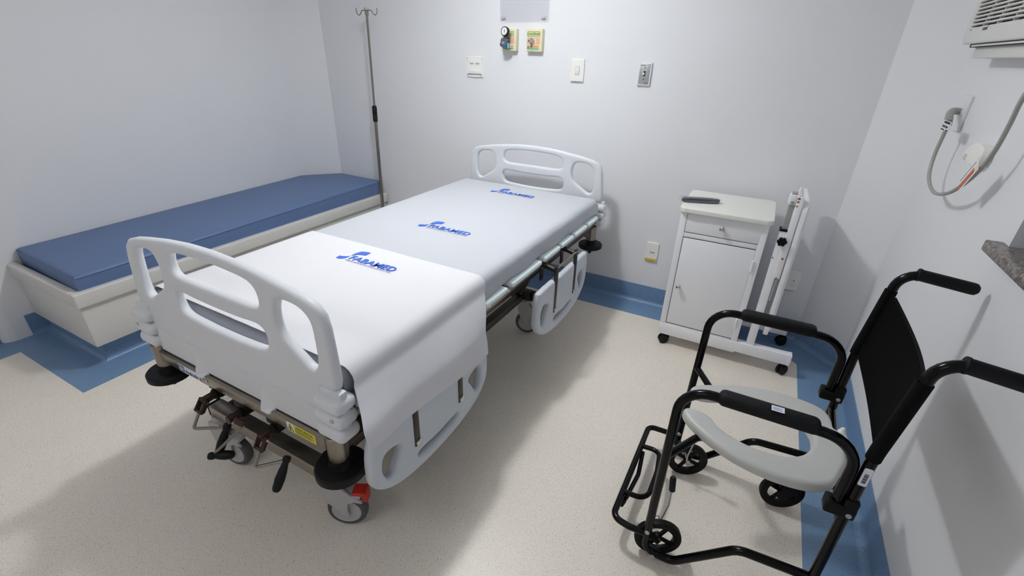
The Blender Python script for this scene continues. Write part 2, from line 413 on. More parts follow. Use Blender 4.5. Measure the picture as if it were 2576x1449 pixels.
# blue mattress: soft slab whose far corner follows the canted wall
def soft_slab(outline, z0, z1, rb, zfun=None):
    """outline polygon extruded with generously rounded top and bottom edge"""
    b = B(); cx = sum(p[0] for p in outline)/len(outline); cy = sum(p[1] for p in outline)/len(outline)
    n = len(outline)
    def inset(d):
        out = []
        for i in range(n):
            p0, p1, p2 = Vector(outline[i-1]), Vector(outline[i]), Vector(outline[(i+1) % n])
            e1, e2 = (p1-p0).normalized(), (p2-p1).normalized()
            n1, n2 = Vector((-e1.y, e1.x)), Vector((-e2.y, e2.x)); k = (n1+n2).normalized(); k = k/max(k.dot(n1), .35)
            out.append(p1+k*d)
        return out
    rings = []
    for k in range(5):
        a = PI/2*k/4; rings.append((inset(rb*(1-math.sin(a))), z0+rb*(1-math.cos(a))))
    for k in range(5):
        a = PI/2*k/4; rings.append((inset(rb*(1-math.cos(a))), z1-rb*(1-math.sin(a))))
    vv = [[b.verts.new((p.x, p.y, z + (zfun(p.x, p.y, z) if zfun else 0))) for p in r] for r, z in rings]
    for A, C in zip(vv, vv[1:]):
        for i in range(n): b.faces.new((A[i], A[(i+1) % n], C[(i+1) % n], C[i]))
    b.faces.new(vv[0][::-1]); b.faces.new(vv[-1])
    return b
def dense(poly, step):
    out = []
    for i, p in enumerate(poly):
        q = poly[(i+1) % len(poly)]; L = math.dist(p, q); k = max(1, int(L/step))
        for j in range(k): out.append((p[0]+(q[0]-p[0])*j/k, p[1]+(q[1]-p[1])*j/k))
    return out
mo = dense([(XL+.012, -1.99), (.455, -2.008), (.452, -.03), (.02, -.024), (XL+.004, -.245)], .09)
def mz(x, y, z):
    return .016*max(0, 1-abs(y+1.95)/.5)*max(0, (x)/.45)*0 + (.035 if z > .45 else .0)*max(0, min(1, (y+2.0)/2.0))*.9
bm_ = thing('bench_mattress', 'blue upholstered mattress lying on the white bench', 'mattress', (.13, -1.0, .33))
b = soft_slab(mo, .334, .474, .018, mz); me_o = obj('mattress_body', b, M_vin, bm_)
b = B(); tube(b, [(p[0], p[1], .462+mz(*p, .5)) for p in mo], .0022, 6, closed=True)
obj('seam_piping', b, M_vins, bm_)

# ================================================================ IV POLE
iv = thing('iv_pole', 'tall stainless drip stand with four hooks beside the blue bench', 'drip stand', (.545, -.115, 0))
px, py = .545, -.115
b = B(); cyl(b, (px-.028, py, .04), (px-.006, py, .98), .0115, 14); obj('lower_tube', b, M_steel, iv)
b = B(); cyl(b, (px-.006, py, .98), (px+.012, py, 1.636), .0075, 12); obj('upper_tube', b, M_steel, iv)
b = B(); lathe(b, [(.011, -.002), (.0165, .004), (.0165, .045), (.015, .047), (.0165, .049), (.0165, .098), (.012, .108)], 14, axis((px-.0075, py, .952), (.018, 0, .656))); obj('locking_collar', b, M_rub, iv)
top = Vector((px+.012, py, 1.636))
for k, a in enumerate((0.15, PI/2+.3, PI+.15, -PI/2+.3)):
    d = Vector((math.cos(a), math.sin(a)*.5, 0)); b = B()
    L = .065
    tube(b, [top, top+d*L*.6, top+d*(L*.8)+Vector((0, 0, -.022)), top+d*(L*1.05)+Vector((0, 0, -.03)), top+d*(L*1.28)+Vector((0, 0, -.012)), top+d*(L*1.3)+Vector((0, 0, .012))], .0028, 8, fil=.012)
    obj('hook', b, M_steel, iv)
b = B(); lathe(b, [(.03, .03), (.03, .06), (.014, .075), (.012, .1)], 16, Matrix.Translation((px-.028, py, 0))); obj('base_hub', b, M_bmat, iv)
for k in range(5):
    a = 2*PI*k/5+.6; d = Vector((math.cos(a)*.5, math.sin(a)*.42, 0))*.19; c0 = Vector((px-.028, py, .045)); b = B()
    tube(b, [c0, c0+d*.98+Vector((0, 0, -.004))], .011, 8); g = obj('base_leg', b, M_bmat, iv)
    b = B(); cyl(b, c0+d-Vector((.0, .01, .024)), c0+d+Vector((0, .01, -.024)), .021, 14, .004); obj('base_wheel', b, M_rub, g)

# ================================================================ HOSPITAL BED  (local frame: x across, y towards the head, z up)
bed = thing('hospital_bed', 'crank hospital bed with white moulded headboard and footboard on casters', 'hospital bed', (1.7967, -2.135, 0), -.0127, world=False)
# --- head and foot boards
def sym(h): return h + [(-x, z) for x, z in h[::-1]]
half = [(0, .929), (.10, .926), (.20, .917), (.30, .903), (.365, .892), (.405, .880), (.428, .858), (.438, .82), (.445, .75), (.451, .68), (.448, .662), (.44, .655), (.40, .655), (.40, .62), (.40, .56), (.40, .512), (.392, .497), (.30, .497), (.17, .497), (.08, .497)]
outline = sym(half[1:]) + [(0, .929)]
outl = half + [(-x, z) for x, z in half[::-1] if x > 0]
hR = cr([(.259, .835), (.281, .864), (.330, .866), (.362, .858), (.386, .834), (.392, .785), (.393, .735), (.383, .705), (.362, .698), (.332, .714), (.272, .754), (.256, .790)], 5)
hT = cr([(-.196, .858), (-.168, .884), (-.08, .893), (0, .895), (.08, .893), (.168, .884), (.196, .856), (.183, .817), (.09, .812), (0, .812), (-.09, .812), (-.183, .817)], 5)
hB = cr([(-.205, .738), (-.182, .762), (-.09, .759), (0, .758), (.09, .759), (.182, .762), (.205, .730), (.186, .694), (.09, .684), (0, .682), (-.09, .684), (-.186, .694)], 5)
oo = []
for i, p in enumerate(outl): oo.append(p)
def board(name, vplane, facing):
    """facing -1: outer face looks to -y (foot end), +1: outer face to +y (head end)"""
    Mx = basis((0, vplane + facing*-.012, 0), (1, 0, 0), (0, 0, 1))
    t = facing*-.045
    sh = Matrix(((1, 0, 0, 0), (0, 1, t, -t*.5), (0, 0, 1, 0), (0, 0, 0, 1)))
    loopsB = [outl, hR, [(-x, z) for x, z in hR][::-1], hT, hB]
    bb = flat_mesh(loopsB, .032, .0135, sh @ Mx, 4)
    par = obj(name, bb, M_abs, bed)
    # raised lower apron with crease and two tapered tabs
    y0, y1 = vplane+facing*.0035, vplane+facing*-.02
    b = B(); ap = [(-.385, .5), (.385, .5), (.372, .578), (.36, .584), (-.36, .584), (-.372, .578)]
    F = [b.verts.new((x, y0, z)) for x, z in ap]; K = [b.verts.new((x, y1, z)) for x, z in ap]
    b.faces.new(F); b.faces.new(K[::-1])
    for i in range(6): b.faces.new((F[i], F[(i+1) % 6], K[(i+1) % 6], K[i]))
    obj('apron', b, M_abs, par, False)
    for s in (-1, 1):
        b = B(); c = s*.157; yf = vplane+facing*.023
        V = [b.verts.new(p) for p in ((c-.03, y0, .486), (c+.03, y0, .486), (c+.018, yf, .487), (c-.014, yf, .487), (c-.014, y0, .562), (c-.03, y0, .505), (c+.03, y0, .505))]
        b.faces.new((V[0], V[1], V[2], V[3])); b.faces.new((V[3], V[2], V[6], V[4])); b.faces.new((V[3], V[4], V[5])); b.faces.new((V[0], V[3], V[5])); b.faces.new((V[1], V[6], V[2]))
        obj('tab', b, M_abs, par, False)
        for k, zz in enumerate((.622, .577, .532)):
            b = B(); L = .098 + (0 if k else -.006)
            box(b, -L/2, L/2, -.036, .034, -.0205, .0205, .017, 4, Matrix.Translation((s*(.474-L/2), vplane+facing*-.012, zz)))
            lg = obj('bumper_lug', b, M_abs, par)
            if k == 1:
                b = B(); lathe(b, [(0, 0), (.006, 0), (.006, .0014), (.003, .002), (0, .001)], 12, axis((s*.448, vplane+facing*.0240, zz+.012), (0, facing, 0))); obj('screw', b, M_chrome, lg)
        b = B(); box(b, s*.43-.035, s*.43+.035, vplane-facing*.012-.012, vplane-facing*.012+.012, .512, .66, .004, 2)
        obj('lug_web', b, M_abs, par)
    return par
board('footboard', -.004, -1)
board('headboard', 1.990, 1)
# --- end rails, posts, bumper discs
for vy, nm in ((0., -1), (1.947, 1)):
    b = B(); box(b, -.392, .392, vy-.02, vy+.02, .456, .494, .003)
    er = obj('end_rail', b, M_steel, bed)
    for s in (-1, 1):
        b = B(); cyl(b, (s*.415, vy, .395), (s*.415, vy, .512), .0275, 20, .002); ps = obj('corner_post', b, M_steel, bed)
        b = B(); lathe(b, [(.006, .338), (.012, .348), (.028, .376), (.064, .376), (.070, .381), (.070, .399), (.066, .404), (.034, .404), (.030, .413), (.030, .428), (.0276, .428)], 28, Matrix.Translation((s*.415, vy, 0))); obj('bumper_disc', b, M_rub, ps)
        b = B(); V = [(s*.415, vy-nm*.02, .50), (s*.415, vy-nm*.02, .43), (s*.415, vy-nm*.15, .50)]
        A = [b.verts.new((p[0]-.006, p[1], p[2])) for p in V]; C = [b.verts.new((p[0]+.006, p[1], p[2])) for p in V]
        b.faces.new(A); b.faces.new(C[::-1])
        for i in range(3): b.faces.new((A[i], A[(i+1) % 3], C[(i+1) % 3], C[i]))
        obj('gusset', b, M_dsteel, ps, False)
for s in (-1, 1):
    b = B(); box(b, s*.415-.016, s*.415+.016, .02, 1.93, .505, .543, .003); obj('frame_side_tube', b, M_dsteel, bed)
    b = B(); box(b, s*.440-.012, s*.440+.012, .03, 1.90, .548, .580, .002); sr_ = obj('platform_rail', b, M_steel, bed)
    for vv in (.10, .25, .40, .56, .715, .86, 1.027, 1.182, 1.28, 1.556, 1.611, 1.78):
        b = B(); lathe(b, [(0, 0), (.0075, 0), (.0075, .003), (.004, .0048), (0, .005)], 10, axis((s*.452, vv, .566), (s, 0, 0))); obj('bolt', b, M_chrome, sr_)
# --- mattress platform: moulded white slats
segs = [(.04, .20), (.215, .385), (.40, .625), (.645, .825), (.852, 1.13), (1.150, 1.333), (1.342, 1.503), (1.512, 1.69), (1.70, 1.862)]
Msl = mat('pale_blue_slat_plastic', (226, 238, 240), .45)
for a, c in segs:
    b = B(); box(b, -.478, .478, a+.004, c-.004, .581, .607, .012, 3); obj('slat', b, Msl, bed)
# --- chassis
for vy in (.05, 1.42):
    b = B(); box(b, -.292, .292, vy-.025, vy+.025, .222, .270, .003); obj('chassis_cross_bar', b, M_steel if vy < 1 else M_dsteel, bed)
    for s in (-1, 1):
        b = B(); box(b, s*.30-.004, s*.30+.004, vy-.024, vy+.024, .223, .269, .002); obj('bar_end_cap', b, M_bmat, bed)
for s in (-1, 1):
    b = B(); box(b, s*.24-.02, s*.24+.02, .075, 1.395, .226, .266, .003); obj('chassis_side_bar', b, M_dsteel, bed)
    for (v0, v1) in ((.10, .30), (1.37, 1.60)):
        b = B(); tube(b, [(s*.24, v0, .265), (s*.30, v1, .510)], .016, 8); obj('lift_strut', b, M_dsteel, bed)
b = B(); box(b, -.06, .06, .10, 1.30, .43, .46, .003); obj('drive_beam', b, M_dsteel, bed)
for x0, L in ((-.12, .95), (.0, 1.2), (.155, .7)):
    b = B(); cyl(b, (x0, .0, .415), (x0, L, .43), .012, 12); obj('drive_screw', b, M_dsteel, bed)
b = B(); box(b, -.015, .015, -.11, .11, -.006, .006, .002, 2, Matrix.Translation((.36, .80, .44)) @ Matrix.Rotation(.75, 4, 'X')); box(b, .34, .39, .715, .735, .36, .375, .003); obj('tilt_lever', b, M_bmat, bed)
b = B(); tube(b, [(.30, .66, .52), (.34, .84, .40)], .012, 8); obj('lift_strut', b, M_dsteel, bed)
# --- cranks
def crank(us, zs, path, h0, h1, clev):
    b = B(); cyl(b, (us, -.004, zs), (us, -.056, zs), .0125, 16); k = obj('crank', b, M_crank, bed)
    b = B(); cyl(b, (us, .02, zs), (us, -.018, zs), .018, 16, .002); box(b, us-.03, us+.03, -.012, .02, zs+.012, zs+.05, .003); obj('crank_bearing', b, M_bmat, k)
    b = B()
    d = (Vector(path[0])-Vector((us, -.052, zs))); d.normalize()
    for s in (-1, 1): tube(b, [Vector((us+s*.0135, -.045, zs+.004)), Vector((us+s*.0135, -.052, zs))+d*.035], .010, 8, flat=.28, up=(1, 0, 0))
    tube(b, [Vector((us-.0145, -.052, zs))+d*.034, Vector((us+.0145, -.052, zs))+d*.034], .006, 8)
    obj('clevis', b, M_crank, k)
    b = B(); cyl(b, (us-.021, -.05, zs-.004), (us+.021, -.05, zs-.004), .0042, 8); obj('clevis_bolt', b, M_chrome, k)
    b = B(); tube(b, [Vector((us, -.052, zs))+d*.033] + list(path), .0048, 8, fil=.006); obj('crank_rod', b, M_steel, k)
    b = B(); h0, h1 = Vector(h0), Vector(h1); L = (h1-h0).length
    lathe(b, [(.009, -.010), (.0115, -.006), (.0115, .004), (.009, .010), (.0125, L*.35), (.0145, L*.62), (.0125, L*.93), (.009, L)], 16, axis(h0, h1-h0)); obj('crank_handle', b, M_rub, k)
crank(-.12, .425, [(-.12, -.101, .352), (-.045, -.045, .346)], (-.045, -.042, .348), (-.045, -.088, .275), 0)
crank(.003, .405, [(.038, -.028, .388), (-.052, -.100, .276)], (-.054, -.104, .274), (-.004, -.066, .272), 0)
crank(.158, .412, [(.16, -.094, .334), (.212, -.033, .333)], (.212, -.030, .333), (.212, -.083, .256), 0)
# --- stickers on the end rail
st = tag(obj('maker_sticker', box(B(), -.278, -.168, -.0213, -.0203, .461, .490), M_stw, bed, False), 'white sticker with blue maker lettering')
b = B(); box(b, -.275, -.248, -.0217, -.0213, .4635, .4875); obj('logo_block', b, M_blue, st, False)
b = B()
for k in range(4): box(b, -.271+k*.0055, -.2685+k*.0055, -.0220, -.0217, .468+k*.0012, .484-k*.001)
obj('logo_stripe', b, M_stw, st, False)
obj('lettering', text_bm('Andrade', .019, basis((-.244, -.0217, .4655), (1, 0, 0), (0, 0, 1)), bold=.0006, width=.068), M_blue, st, False)
b = B(); box(b, -.1, .0, 0, 0, 0, 0); b.free()
bb = flat_mesh([rrect(-.160, -.126, .470, .4835, .004)], .001, .0002, basis((0, -.0208, 0), (1, 0, 0), (0, 0, 1)))
tg = obj('rating_tag', bb, mat('tag_silver', (206, 200, 194), .4), bed, False)
b = B(); box(b, -.154, -.133, -.0217, -.0212, .4735, .4800); obj('tag_print', b, mat('tag_print', (170, 120, 112), .6), tg, False)
ws = tag(obj('warning_sticker', box(B(), .246, .360, -.0213, -.0203, .4585, .491), M_yel, bed, False), 'yellow warning sticker with triangle sign')
b = B(); box(b, .244, .273, -.0216, -.0212, .459, .4915); obj('sticker_corner', b, M_stw, ws, False)
b = B(); t_ = [(.2455, .462), (.272, .462), (.2585, .4885)]
F = [b.verts.new((x, -.0220, z)) for x, z in t_]; K = [b.verts.new((x, -.0216, z)) for x, z in t_]; b.faces.new(F); b.faces.new(K)
for i in range(3): b.faces.new((F[i], F[(i+1) % 3], K[(i+1) % 3], K[i]))
obj('triangle_border', b, M_hole, ws, False)
b = B(); t_ = [(.2482, .4637), (.2694, .4637), (.2586, .4848)]
F = [b.verts.new((x, -.0224, z)) for x, z in t_]; K = [b.verts.new((x, -.0220, z)) for x, z in t_]; b.faces.new(F); b.faces.new(K)
for i in range(3): b.faces.new((F[i], F[(i+1) % 3], K[(i+1) % 3], K[i]))
tri = obj('triangle_field', b, M_yel, ws, False)
obj('exclamation', text_bm('!', .018, basis((.2588, -.0228, .4655), (1, 0, 0), (0, 0, 1)), align='CENTER', bold=.0006), M_hole, ws, False)
Mol = mat('olive_print', (112, 104, 20), .6)
obj('sticker_text', text_bm('Cuidado | Sistema de', .0065, basis((.282, -.0218, .4828), (1, 0, 0), (0, 0, 1)), width=.066), Mol, ws, False)
b = B()
for k in range(4): box(b, .277, .352-.012*(k % 2), -.0217, -.0213, .4772-k*.0044, .4788-k*.0044)
obj('sticker_line', b, Mol, ws, False)
# --- casters
def caster(name, x, y, ang, stem, pedal=False):
    """swivel caster, wheel 125 mm; ang = rolling direction in the bed frame"""
    root = thing_part = bpy.data.objects.new(name, None); COL.objects.link(root); root.parent = bed; root.location = (x, y, 0); root.rotation_euler = (0, 0, ang); root.empty_display_size = .05
    R = .066; s = stem
    rx = axis((0, 0, R), (0, 1, 0))
    b = B(); lathe(b, [(.048, -.016), (R-.006, -.0165), (R-.001, -.010), (R, 0), (R-.001, .010), (R-.006, .0165), (.048, .016)], 36, rx); ty = obj('tyre', b, M_tyre, root)
    b = B(); lathe(b, [(0, -.0165), (.040, -.0165), (.044, -.0185), (.0485, -.0175), (.0485, .0175), (.044, .0185), (.040, .0165), (0, .0165)], 36, rx); obj('wheel_cover', b, M_cast, root)
    # fork: two cheeks from the stem down to the axle, bridged above the wheel
    ck = [(s-.030, .205), (s+.018, .205), (s+.03, .178), (.026, .150), (.056, .128), (.060, .118), (.030, .122), (.012, .112), (.008, .085), (.012, .060), (.0, .050), (-.013, .058), (-.022, .085), (s-.022, .115), (s-.034, .160)]
    b = B()
    for sg in (-1, 1):
        A = [b.verts.new((px_, sg*.0205, pz)) for px_, pz in ck]; C = [b.verts.new((px_, sg*.027, pz)) for px_, pz in ck]
        b.faces.new(A); b.faces.new(C[::-1]); n = len(ck)
        for i in range(n): b.faces.new((A[i], A[(i+1) % n], C[(i+1) % n], C[i]))
    box(b, s-.032, .056, -.0265, .0265, .134, .150, .006, 2); box(b, s-.033, s+.022, -.0265, .0265, .150, .204, .008, 3)
    obj('fork', b, M_cast, root)
    b = B(); cyl(b, (s-.006, 0, .19), (s-.006, 0, .226), .023, 18, .002); obj('stem', b, M_cast, root)
    if pedal:
        b = B(); box(b, .028, .076, -.026, .020, .148, .160, .006, 3); box(b, .056, .078, -.022, .014, .118, .156, .006, 2); obj('brake_pedal', b, M_red, root)
    return root
caster('caster', .300, .078, math.radians(27), -.030, True)
caster('caster', -.245, .05, math.radians(12), -.03)
caster('caster', .262, 1.44, math.radians(20), -.02)
caster('caster', -.27, 1.43, math.radians(40), -.02)
# --- lowered side guards
def guard(u, v0, v1, zb, zt, side, full=True):
    L = v1-v0
    o_ = [(0, .52), (.02, .92), (.09, 1.0), (.5, .985), (.91, 1.0), (.98, .93), (1.0, .52), (.965, .30), (.86, .12), (.70, .02), (.5, -.01), (.30, .02), (.14, .12), (.035, .30)]
    H = zt-zb
    pts = cr([(v0+a*L, zb+c*H) for a, c in o_], 5)
    def hole(h): return cr([(v0+a*L, zb+c*H) for a, c in h], 5)
    h1 = hole([(.075, .50), (.085, .66), (.12, .70), (.185, .665), (.205, .60), (.17, .46), (.14, .33), (.10, .33)])
    h2 = [(2*v0+L-a, c) for a, c in h1]
    h3 = hole([(.32, .215), (.345, .265), (.5, .245), (.655, .265), (.68, .215), (.64, .165), (.5, .14), (.36, .165)])
    bb = flat_mesh([pts, h1, h2, h3], .032, .0125, basis((u, 0, 0), (0, 1, 0), (0, 0, 1)), 4)
    g = obj('side_guard', bb, mat('pale_grey_guard_plastic', (206, 212, 219), .48, bump=.12, bscale=500), bed)
    for fr in (.315, .70):
        vv = v0+fr*L
        b = B(); box(b, u+side*.0165-.0025, u+side*.0165+.0025, vv-.012, vv+.012, zb+.105, .545 if full else .500, .002); a_ = obj('swing_arm', b, M_dsteel, g)
        b = B(); lathe(b, [(0, 0), (.0115, 0), (.0115, .004), (.006, .006), (0, .006)], 6, axis((u+side*.019, vv+.001, zb+.118), (side, 0, 0))); obj('arm_bolt', b, M_chrome, a_)
        if not full: continue
        b = B(); box(b, side*.452-.004, side*.452+.004, vv-.016, vv+.016, .485, .590, .003)
        tube(b, [(side*.455, vv, .565), (u+side*.018, vv, .548)], .012, 10); box(b, u+side*.013-.006, u+side*.013+.006, vv-.015, vv+.015, .480, .572, .004); obj('pivot_bracket', b, M_dsteel, g)
    if not full: return
    va, vb = v0+.315*L, v0+.70*L
    b = B(); cyl(b, (u+side*.016, va, .562), (u+side*.016, vb, .562), .005, 8); obj('pivot_rod', b, M_steel, g)
    b = B(); box(b, u+side*.012-.003, u+side*.012+.003, va, vb, .436, .462, .002); obj('tie_bar', b, M_dsteel, g)
guard(.494, .016, .612, .236, .490, 1, False)
guard(.512, .985, 1.585, .232, .505, 1)
guard(-.494, .06, .645, .240, .490, -1, False)
guard(-.505, .985, 1.585, .232, .505, -1)

# ---------------------------------------------------------------- mattress and sheets (bed frame placement)
def bed_thing(name, label, cat): return thing(name, label, cat, (1.7967, -2.135, .607), -.0127, world=False)
def up_(b, dz=.607):
    bmesh.ops.translate(b, verts=b.verts[:], vec=(0, 0, -dz)); return b
mt = bed_thing('bed_mattress', 'grey covered mattress under the white sheets of the hospital bed', 'mattress')
b = soft_slab(dense([(-.440, .034), (.440, .034), (.440, 1.895), (-.440, 1.895)], .2), .608, .688, .03); obj('mattress_body', up_(b), M_matt, mt)
b = B(); tube(b, [(-.441, .0345, .648), (.441, .0345, .648)], .002, 6); obj('mattress_seam', up_(b), M_matt, mt)
from mathutils import noise
def nz(u, v, s, k=0): return noise.noise(Vector((u*s+k*7.3, v*s+k*3.1, k*1.7)))
def sheet(prof, v0, v1, nv, thick, wr, endz=None, v_of=None):
    """cloth over the mattress: prof = cross-section (u, z) list from right hem to left hem; swept along v"""
    b = B(); grid = []
    # resample
    P = [Vector((p[0], 0, p[1])) for p in prof]; S = [0]
    for p, q in zip(P, P[1:]): S.append(S[-1]+(q-p).length)
    n = max(40, int(S[-1]/.016)); pr = []
    for i in range(n+1):
        s = S[-1]*i/n; j = max(k for k in range(len(S)) if S[k] <= s+1e-9); j = min(j, len(P)-2)
        f = (s-S[j])/max(1e-9, S[j+1]-S[j]); pr.append((P[j].lerp(P[j+1], f)))
    for a in range(nv+1):
        t = a/nv; v = v0+(v1-v0)*t; row = []
        for i, p in enumerate(pr):
            u, z = p.x, p.z
            u2, v2, z2 = wr(u, v, z, t, i/n)
            row.append(b.verts.new((u2, v2, z2)))
        grid.append(row)
    for A, C in zip(grid, grid[1:]):
        for k in range(n): b.faces.new((A[k], C[k], C[k+1], A[k+1]))
    bmesh.ops.recalc_face_normals(b, faces=b.faces[:])
    bmesh.ops.solidify(b, geom=b.faces[:], thickness=thick)
    return b
def arc(cx, cz, r, a0, a1, n=6): return [(cx+r*math.cos(math.radians(a0+(a1-a0)*k/n)), cz+r*math.sin(math.radians(a0+(a1-a0)*k/n))) for k in range(n+1)]
pf = [(.452, .610), (.453, .625), (.4525, .648)] + arc(.418, .662, .034, 0, 90) + [(0, .6965)] + arc(-.418, .662, .034, 90, 180) + [(-.4525, .648), (-.453, .625), (-.452, .610)]
def wr1(u, v, z, t, s):
    side = 1 if abs(u) > .43 else 0
    w = (.690-z)/.08 if z < .690 else 0
    w = max(0, min(1, w))
    sg = 1 if u > 0 else -1
    fold = .006*nz(u, v, 7, 1) + .004*math.sin(v*21+z*30) * w
    u2 = u + sg*w*fold + sg*.0035*w*max(0, nz(0, v, 18, 4))
    z2 = z + (0 if w > .3 else .0012*nz(u, v, 3.2, 2)) + (.008*max(0, nz(0, v, 4.5, 3)) if w > .85 else 0)
    # end rounding at the head
    e = max(0, (v-1.865)/.035); z2 -= .02*e*e if z > .66 else 0
    return u2, v, z2
s1 = bed_thing('fitted_sheet', 'white fitted sheet printed with two blue logos covering the whole bed mattress', 'bed sheet')
obj('sheet_cloth', up_(sheet(pf, .064, 1.900, 120, .0016, wr1)), M_sh1, s1)
b = B()
for vv in (1.902,):
    box(b, -.437, .437, 1.8975, 1.9005, .612, .685, .001)
obj('sheet_end', up_(b), M_sh1, s1)
pf2 = [(.531, .458), (.528, .50), (.520, .545), (.499, .59), (.476, .628), (.460, .652)] + arc(.421, .664, .0375, 0, 90) + [(0, .7020)] + arc(-.421, .664, .0375, 90, 180) + [(-.460, .652), (-.478, .60), (-.515, .545), (-.526, .50), (-.530, .47)]
def wr2(u, v, z, t, s):
    sg = 1 if u > 0 else -1
    w = max(0, min(1, (.665-z)/.12))
    hem = .050*(1-t) - .004
    z2 = z + max(0, (.60-z)/.14)*hem*(1 if u > 0 else .3)
    u2 = u + sg*w*(.007*math.sin(v*13+1.2) + .005*nz(0, v, 9, 5))
    if w == 0: z2 += .0010*nz(u, v, 3.6, 6) - .0012*math.exp(-((u-.05-(v-.35)*.2)/.01)**2)
    v2 = v - w*(.095*t + .050*(1-t))
    e = max(0, (.085-v)/.05)
    if z > .655: z2 -= .003*e*e
    return u2, v2, z2
s2 = bed_thing('draw_sheet', 'brighter white draw sheet over the foot half, hanging down the right side', 'bed sheet')
cl = obj('sheet_cloth', up_(sheet(pf2, .052, .680, 56, .0022, wr2)), M_sh2, s2)
# printed logo
LOW = [(-.046, -.016), (-.036, -.0165), (-.024, -.012), (-.015, -.003), (-.0135, .008), (-.013, .024), (-.022, .0135), (-.029, .0105), (-.039, .0065), (-.049, .005)]
UPP = [(-.012, .026), (-.0145, .048), (-.013, .060), (-.010, .074), (-.003, .081), (.014, .086), (.031, .0875), (.032, .058), (.016, .0555), (.002, .049), (-.007, .040)]
def logo(parent, u, v, z):
    Mx = basis((u, v, z-.607), (1, 0, 0), (0, 1, 0))
    for pts in (LOW, UPP):
        obj('logo_swoosh', flat_mesh([pts], .0006, .0001, Mx, 0), M_logo, parent, False)
    obj('logo_lettering', text_bm('FABAMED', .0485, Mx, bold=.0008, width=.219), M_logo, parent, False)
    obj('logo_small_text', text_bm('FUNDAÇÃO ABM DE PESQUISA E EXTENSÃO NA ÁREA DA SAÚDE', .0098, Mx @ Matrix.Translation((-.002, -.0145, 0)), width=.221), M_subt, parent, False)
logo(s2, -.064, .536, .7042)
logo(s1, -.051, 1.002, .6982)
logo(s1, -.081, 1.691, .6982)

# ================================================================ BEDSIDE CABINET WITH ATTACHED OVERBED TABLE
cb = thing('bedside_cabinet', 'white bedside cabinet on casters with an overbed table folded at its side', 'cabinet', (2.94, -.25, 0))
CX0, CX1, CY0, CY1 = 2.747, 3.134, -.43, -.07
b = B(); box(b, CX0, CX1, CY0+.004, CY1, .075, .752, .003); obj('cabinet_body', b, M_lacq, cb)
b = B(); box(b, CX0, CX0+.030, CY0, CY0+.012, .075, .752, .002); box(b, CX1-.030, CX1, CY0, CY0+.012, .075, .752, .002)
box(b, CX0+.03, CX1-.03, CY0, CY0+.012, .628, .652, .002); box(b, CX0+.03, CX1-.03, CY0, CY0+.012, .105, .136, .002); box(b, CX0, CX1, CY0-.001, CY0+.012, .062, .106, .002); obj('face_frame', b, M_lacq, cb)
b = B(); box(b, CX0+.029, CX1-.029, CY0+.001, CY0+.003, .106, .752); obj('shadow_gap', b, M_hole, cb, False)
b = flat_mesh([rrect(2.738, 3.146, -.452, -.062, .03, 6)], .022, .003, Matrix.Translation((0, 0, .765))); obj('cabinet_top', b, M_topw, cb)
b = B(); box(b, 2.7785, 3.1065, CY0-.002, CY0+.010, .6545, .7500, .002); dr = obj('drawer', b, M_lacq, cb)
b = B(); lathe(b, [(.005, 0), (.005, .008), (.0085, .011), (.0125, .013), (.0135, .019), (.012, .023), (.008, .026), (0, .027)], 18, axis((2.9435, CY0-.002, .703), (0, -1, 0))); obj('knob', b, M_chrome, dr)
b = B(); box(b, 2.7795, 3.1045, CY0-.002, CY0+.010, .140, .6245, .002); dd = obj('door', b, M_lacq, cb)
b = B(); lathe(b, [(.005, 0), (.005, .008), (.0085, .011), (.0125, .013), (.0135, .019), (.012, .023), (.008, .026), (0, .027)], 18, axis((2.806, CY0-.002, .363), (0, -1, 0))); obj('knob', b, M_chrome, dd)
for z in (.515, .20):
    b = B(); cyl(b, (3.1075, CY0-.004, z), (3.1075, CY0-.004, z+.058), .0055, 10, .002); obj('hinge', b, M_lacq, dd)
# base with side extension
b = B(); box(b, CX0, 3.386, CY0-.002, CY0+.040, .070, .128, .004); obj('base_bar', b, M_lacq, cb)
b = B(); box(b, CX0, 3.372, -.125, -.085, .070, .118, .004); obj('base_bar', b, M_lacq, cb)
b = B(); box(b, 3.368, 3.3868, CY0-.003, CY0+.041, .0695, .1285, .003); obj('bar_end_cap', b, M_lacq, cb)
for cx_, cy_, a in ((2.775, -.415, .5), (3.362, -.405, .9), (3.352, -.105, .3), (2.785, -.10, .2)):
    b = B(); cyl(b, (cx_, cy_, .04), (cx_, cy_, .072), .006, 10); k = obj('caster', b, M_chrome, cb)
    d = Vector((math.sin(a), -math.cos(a), 0)); n_ = Vector((math.cos(a), math.sin(a), 0)); c0 = Vector((cx_, cy_, .026))+n_*0.004
    for s in (-1, 1):
        b = B(); lathe(b, [(.010, 0), (.022, 0), (.026, .003), (.026, .011), (.022, .015), (.008, .016)], 20, axis(c0+d*.003*s, d*s)); obj('caster_wheel', b, M_rub, k)
    b = B(); tube(b, [c0+n_*.022+Vector((0, 0, .006)), c0+n_*.012+Vector((0, 0, .026)), c0-n_*.01+Vector((0, 0, .030))], .012, 8, fil=.01); obj('caster_hood', b, M_bmat, k)
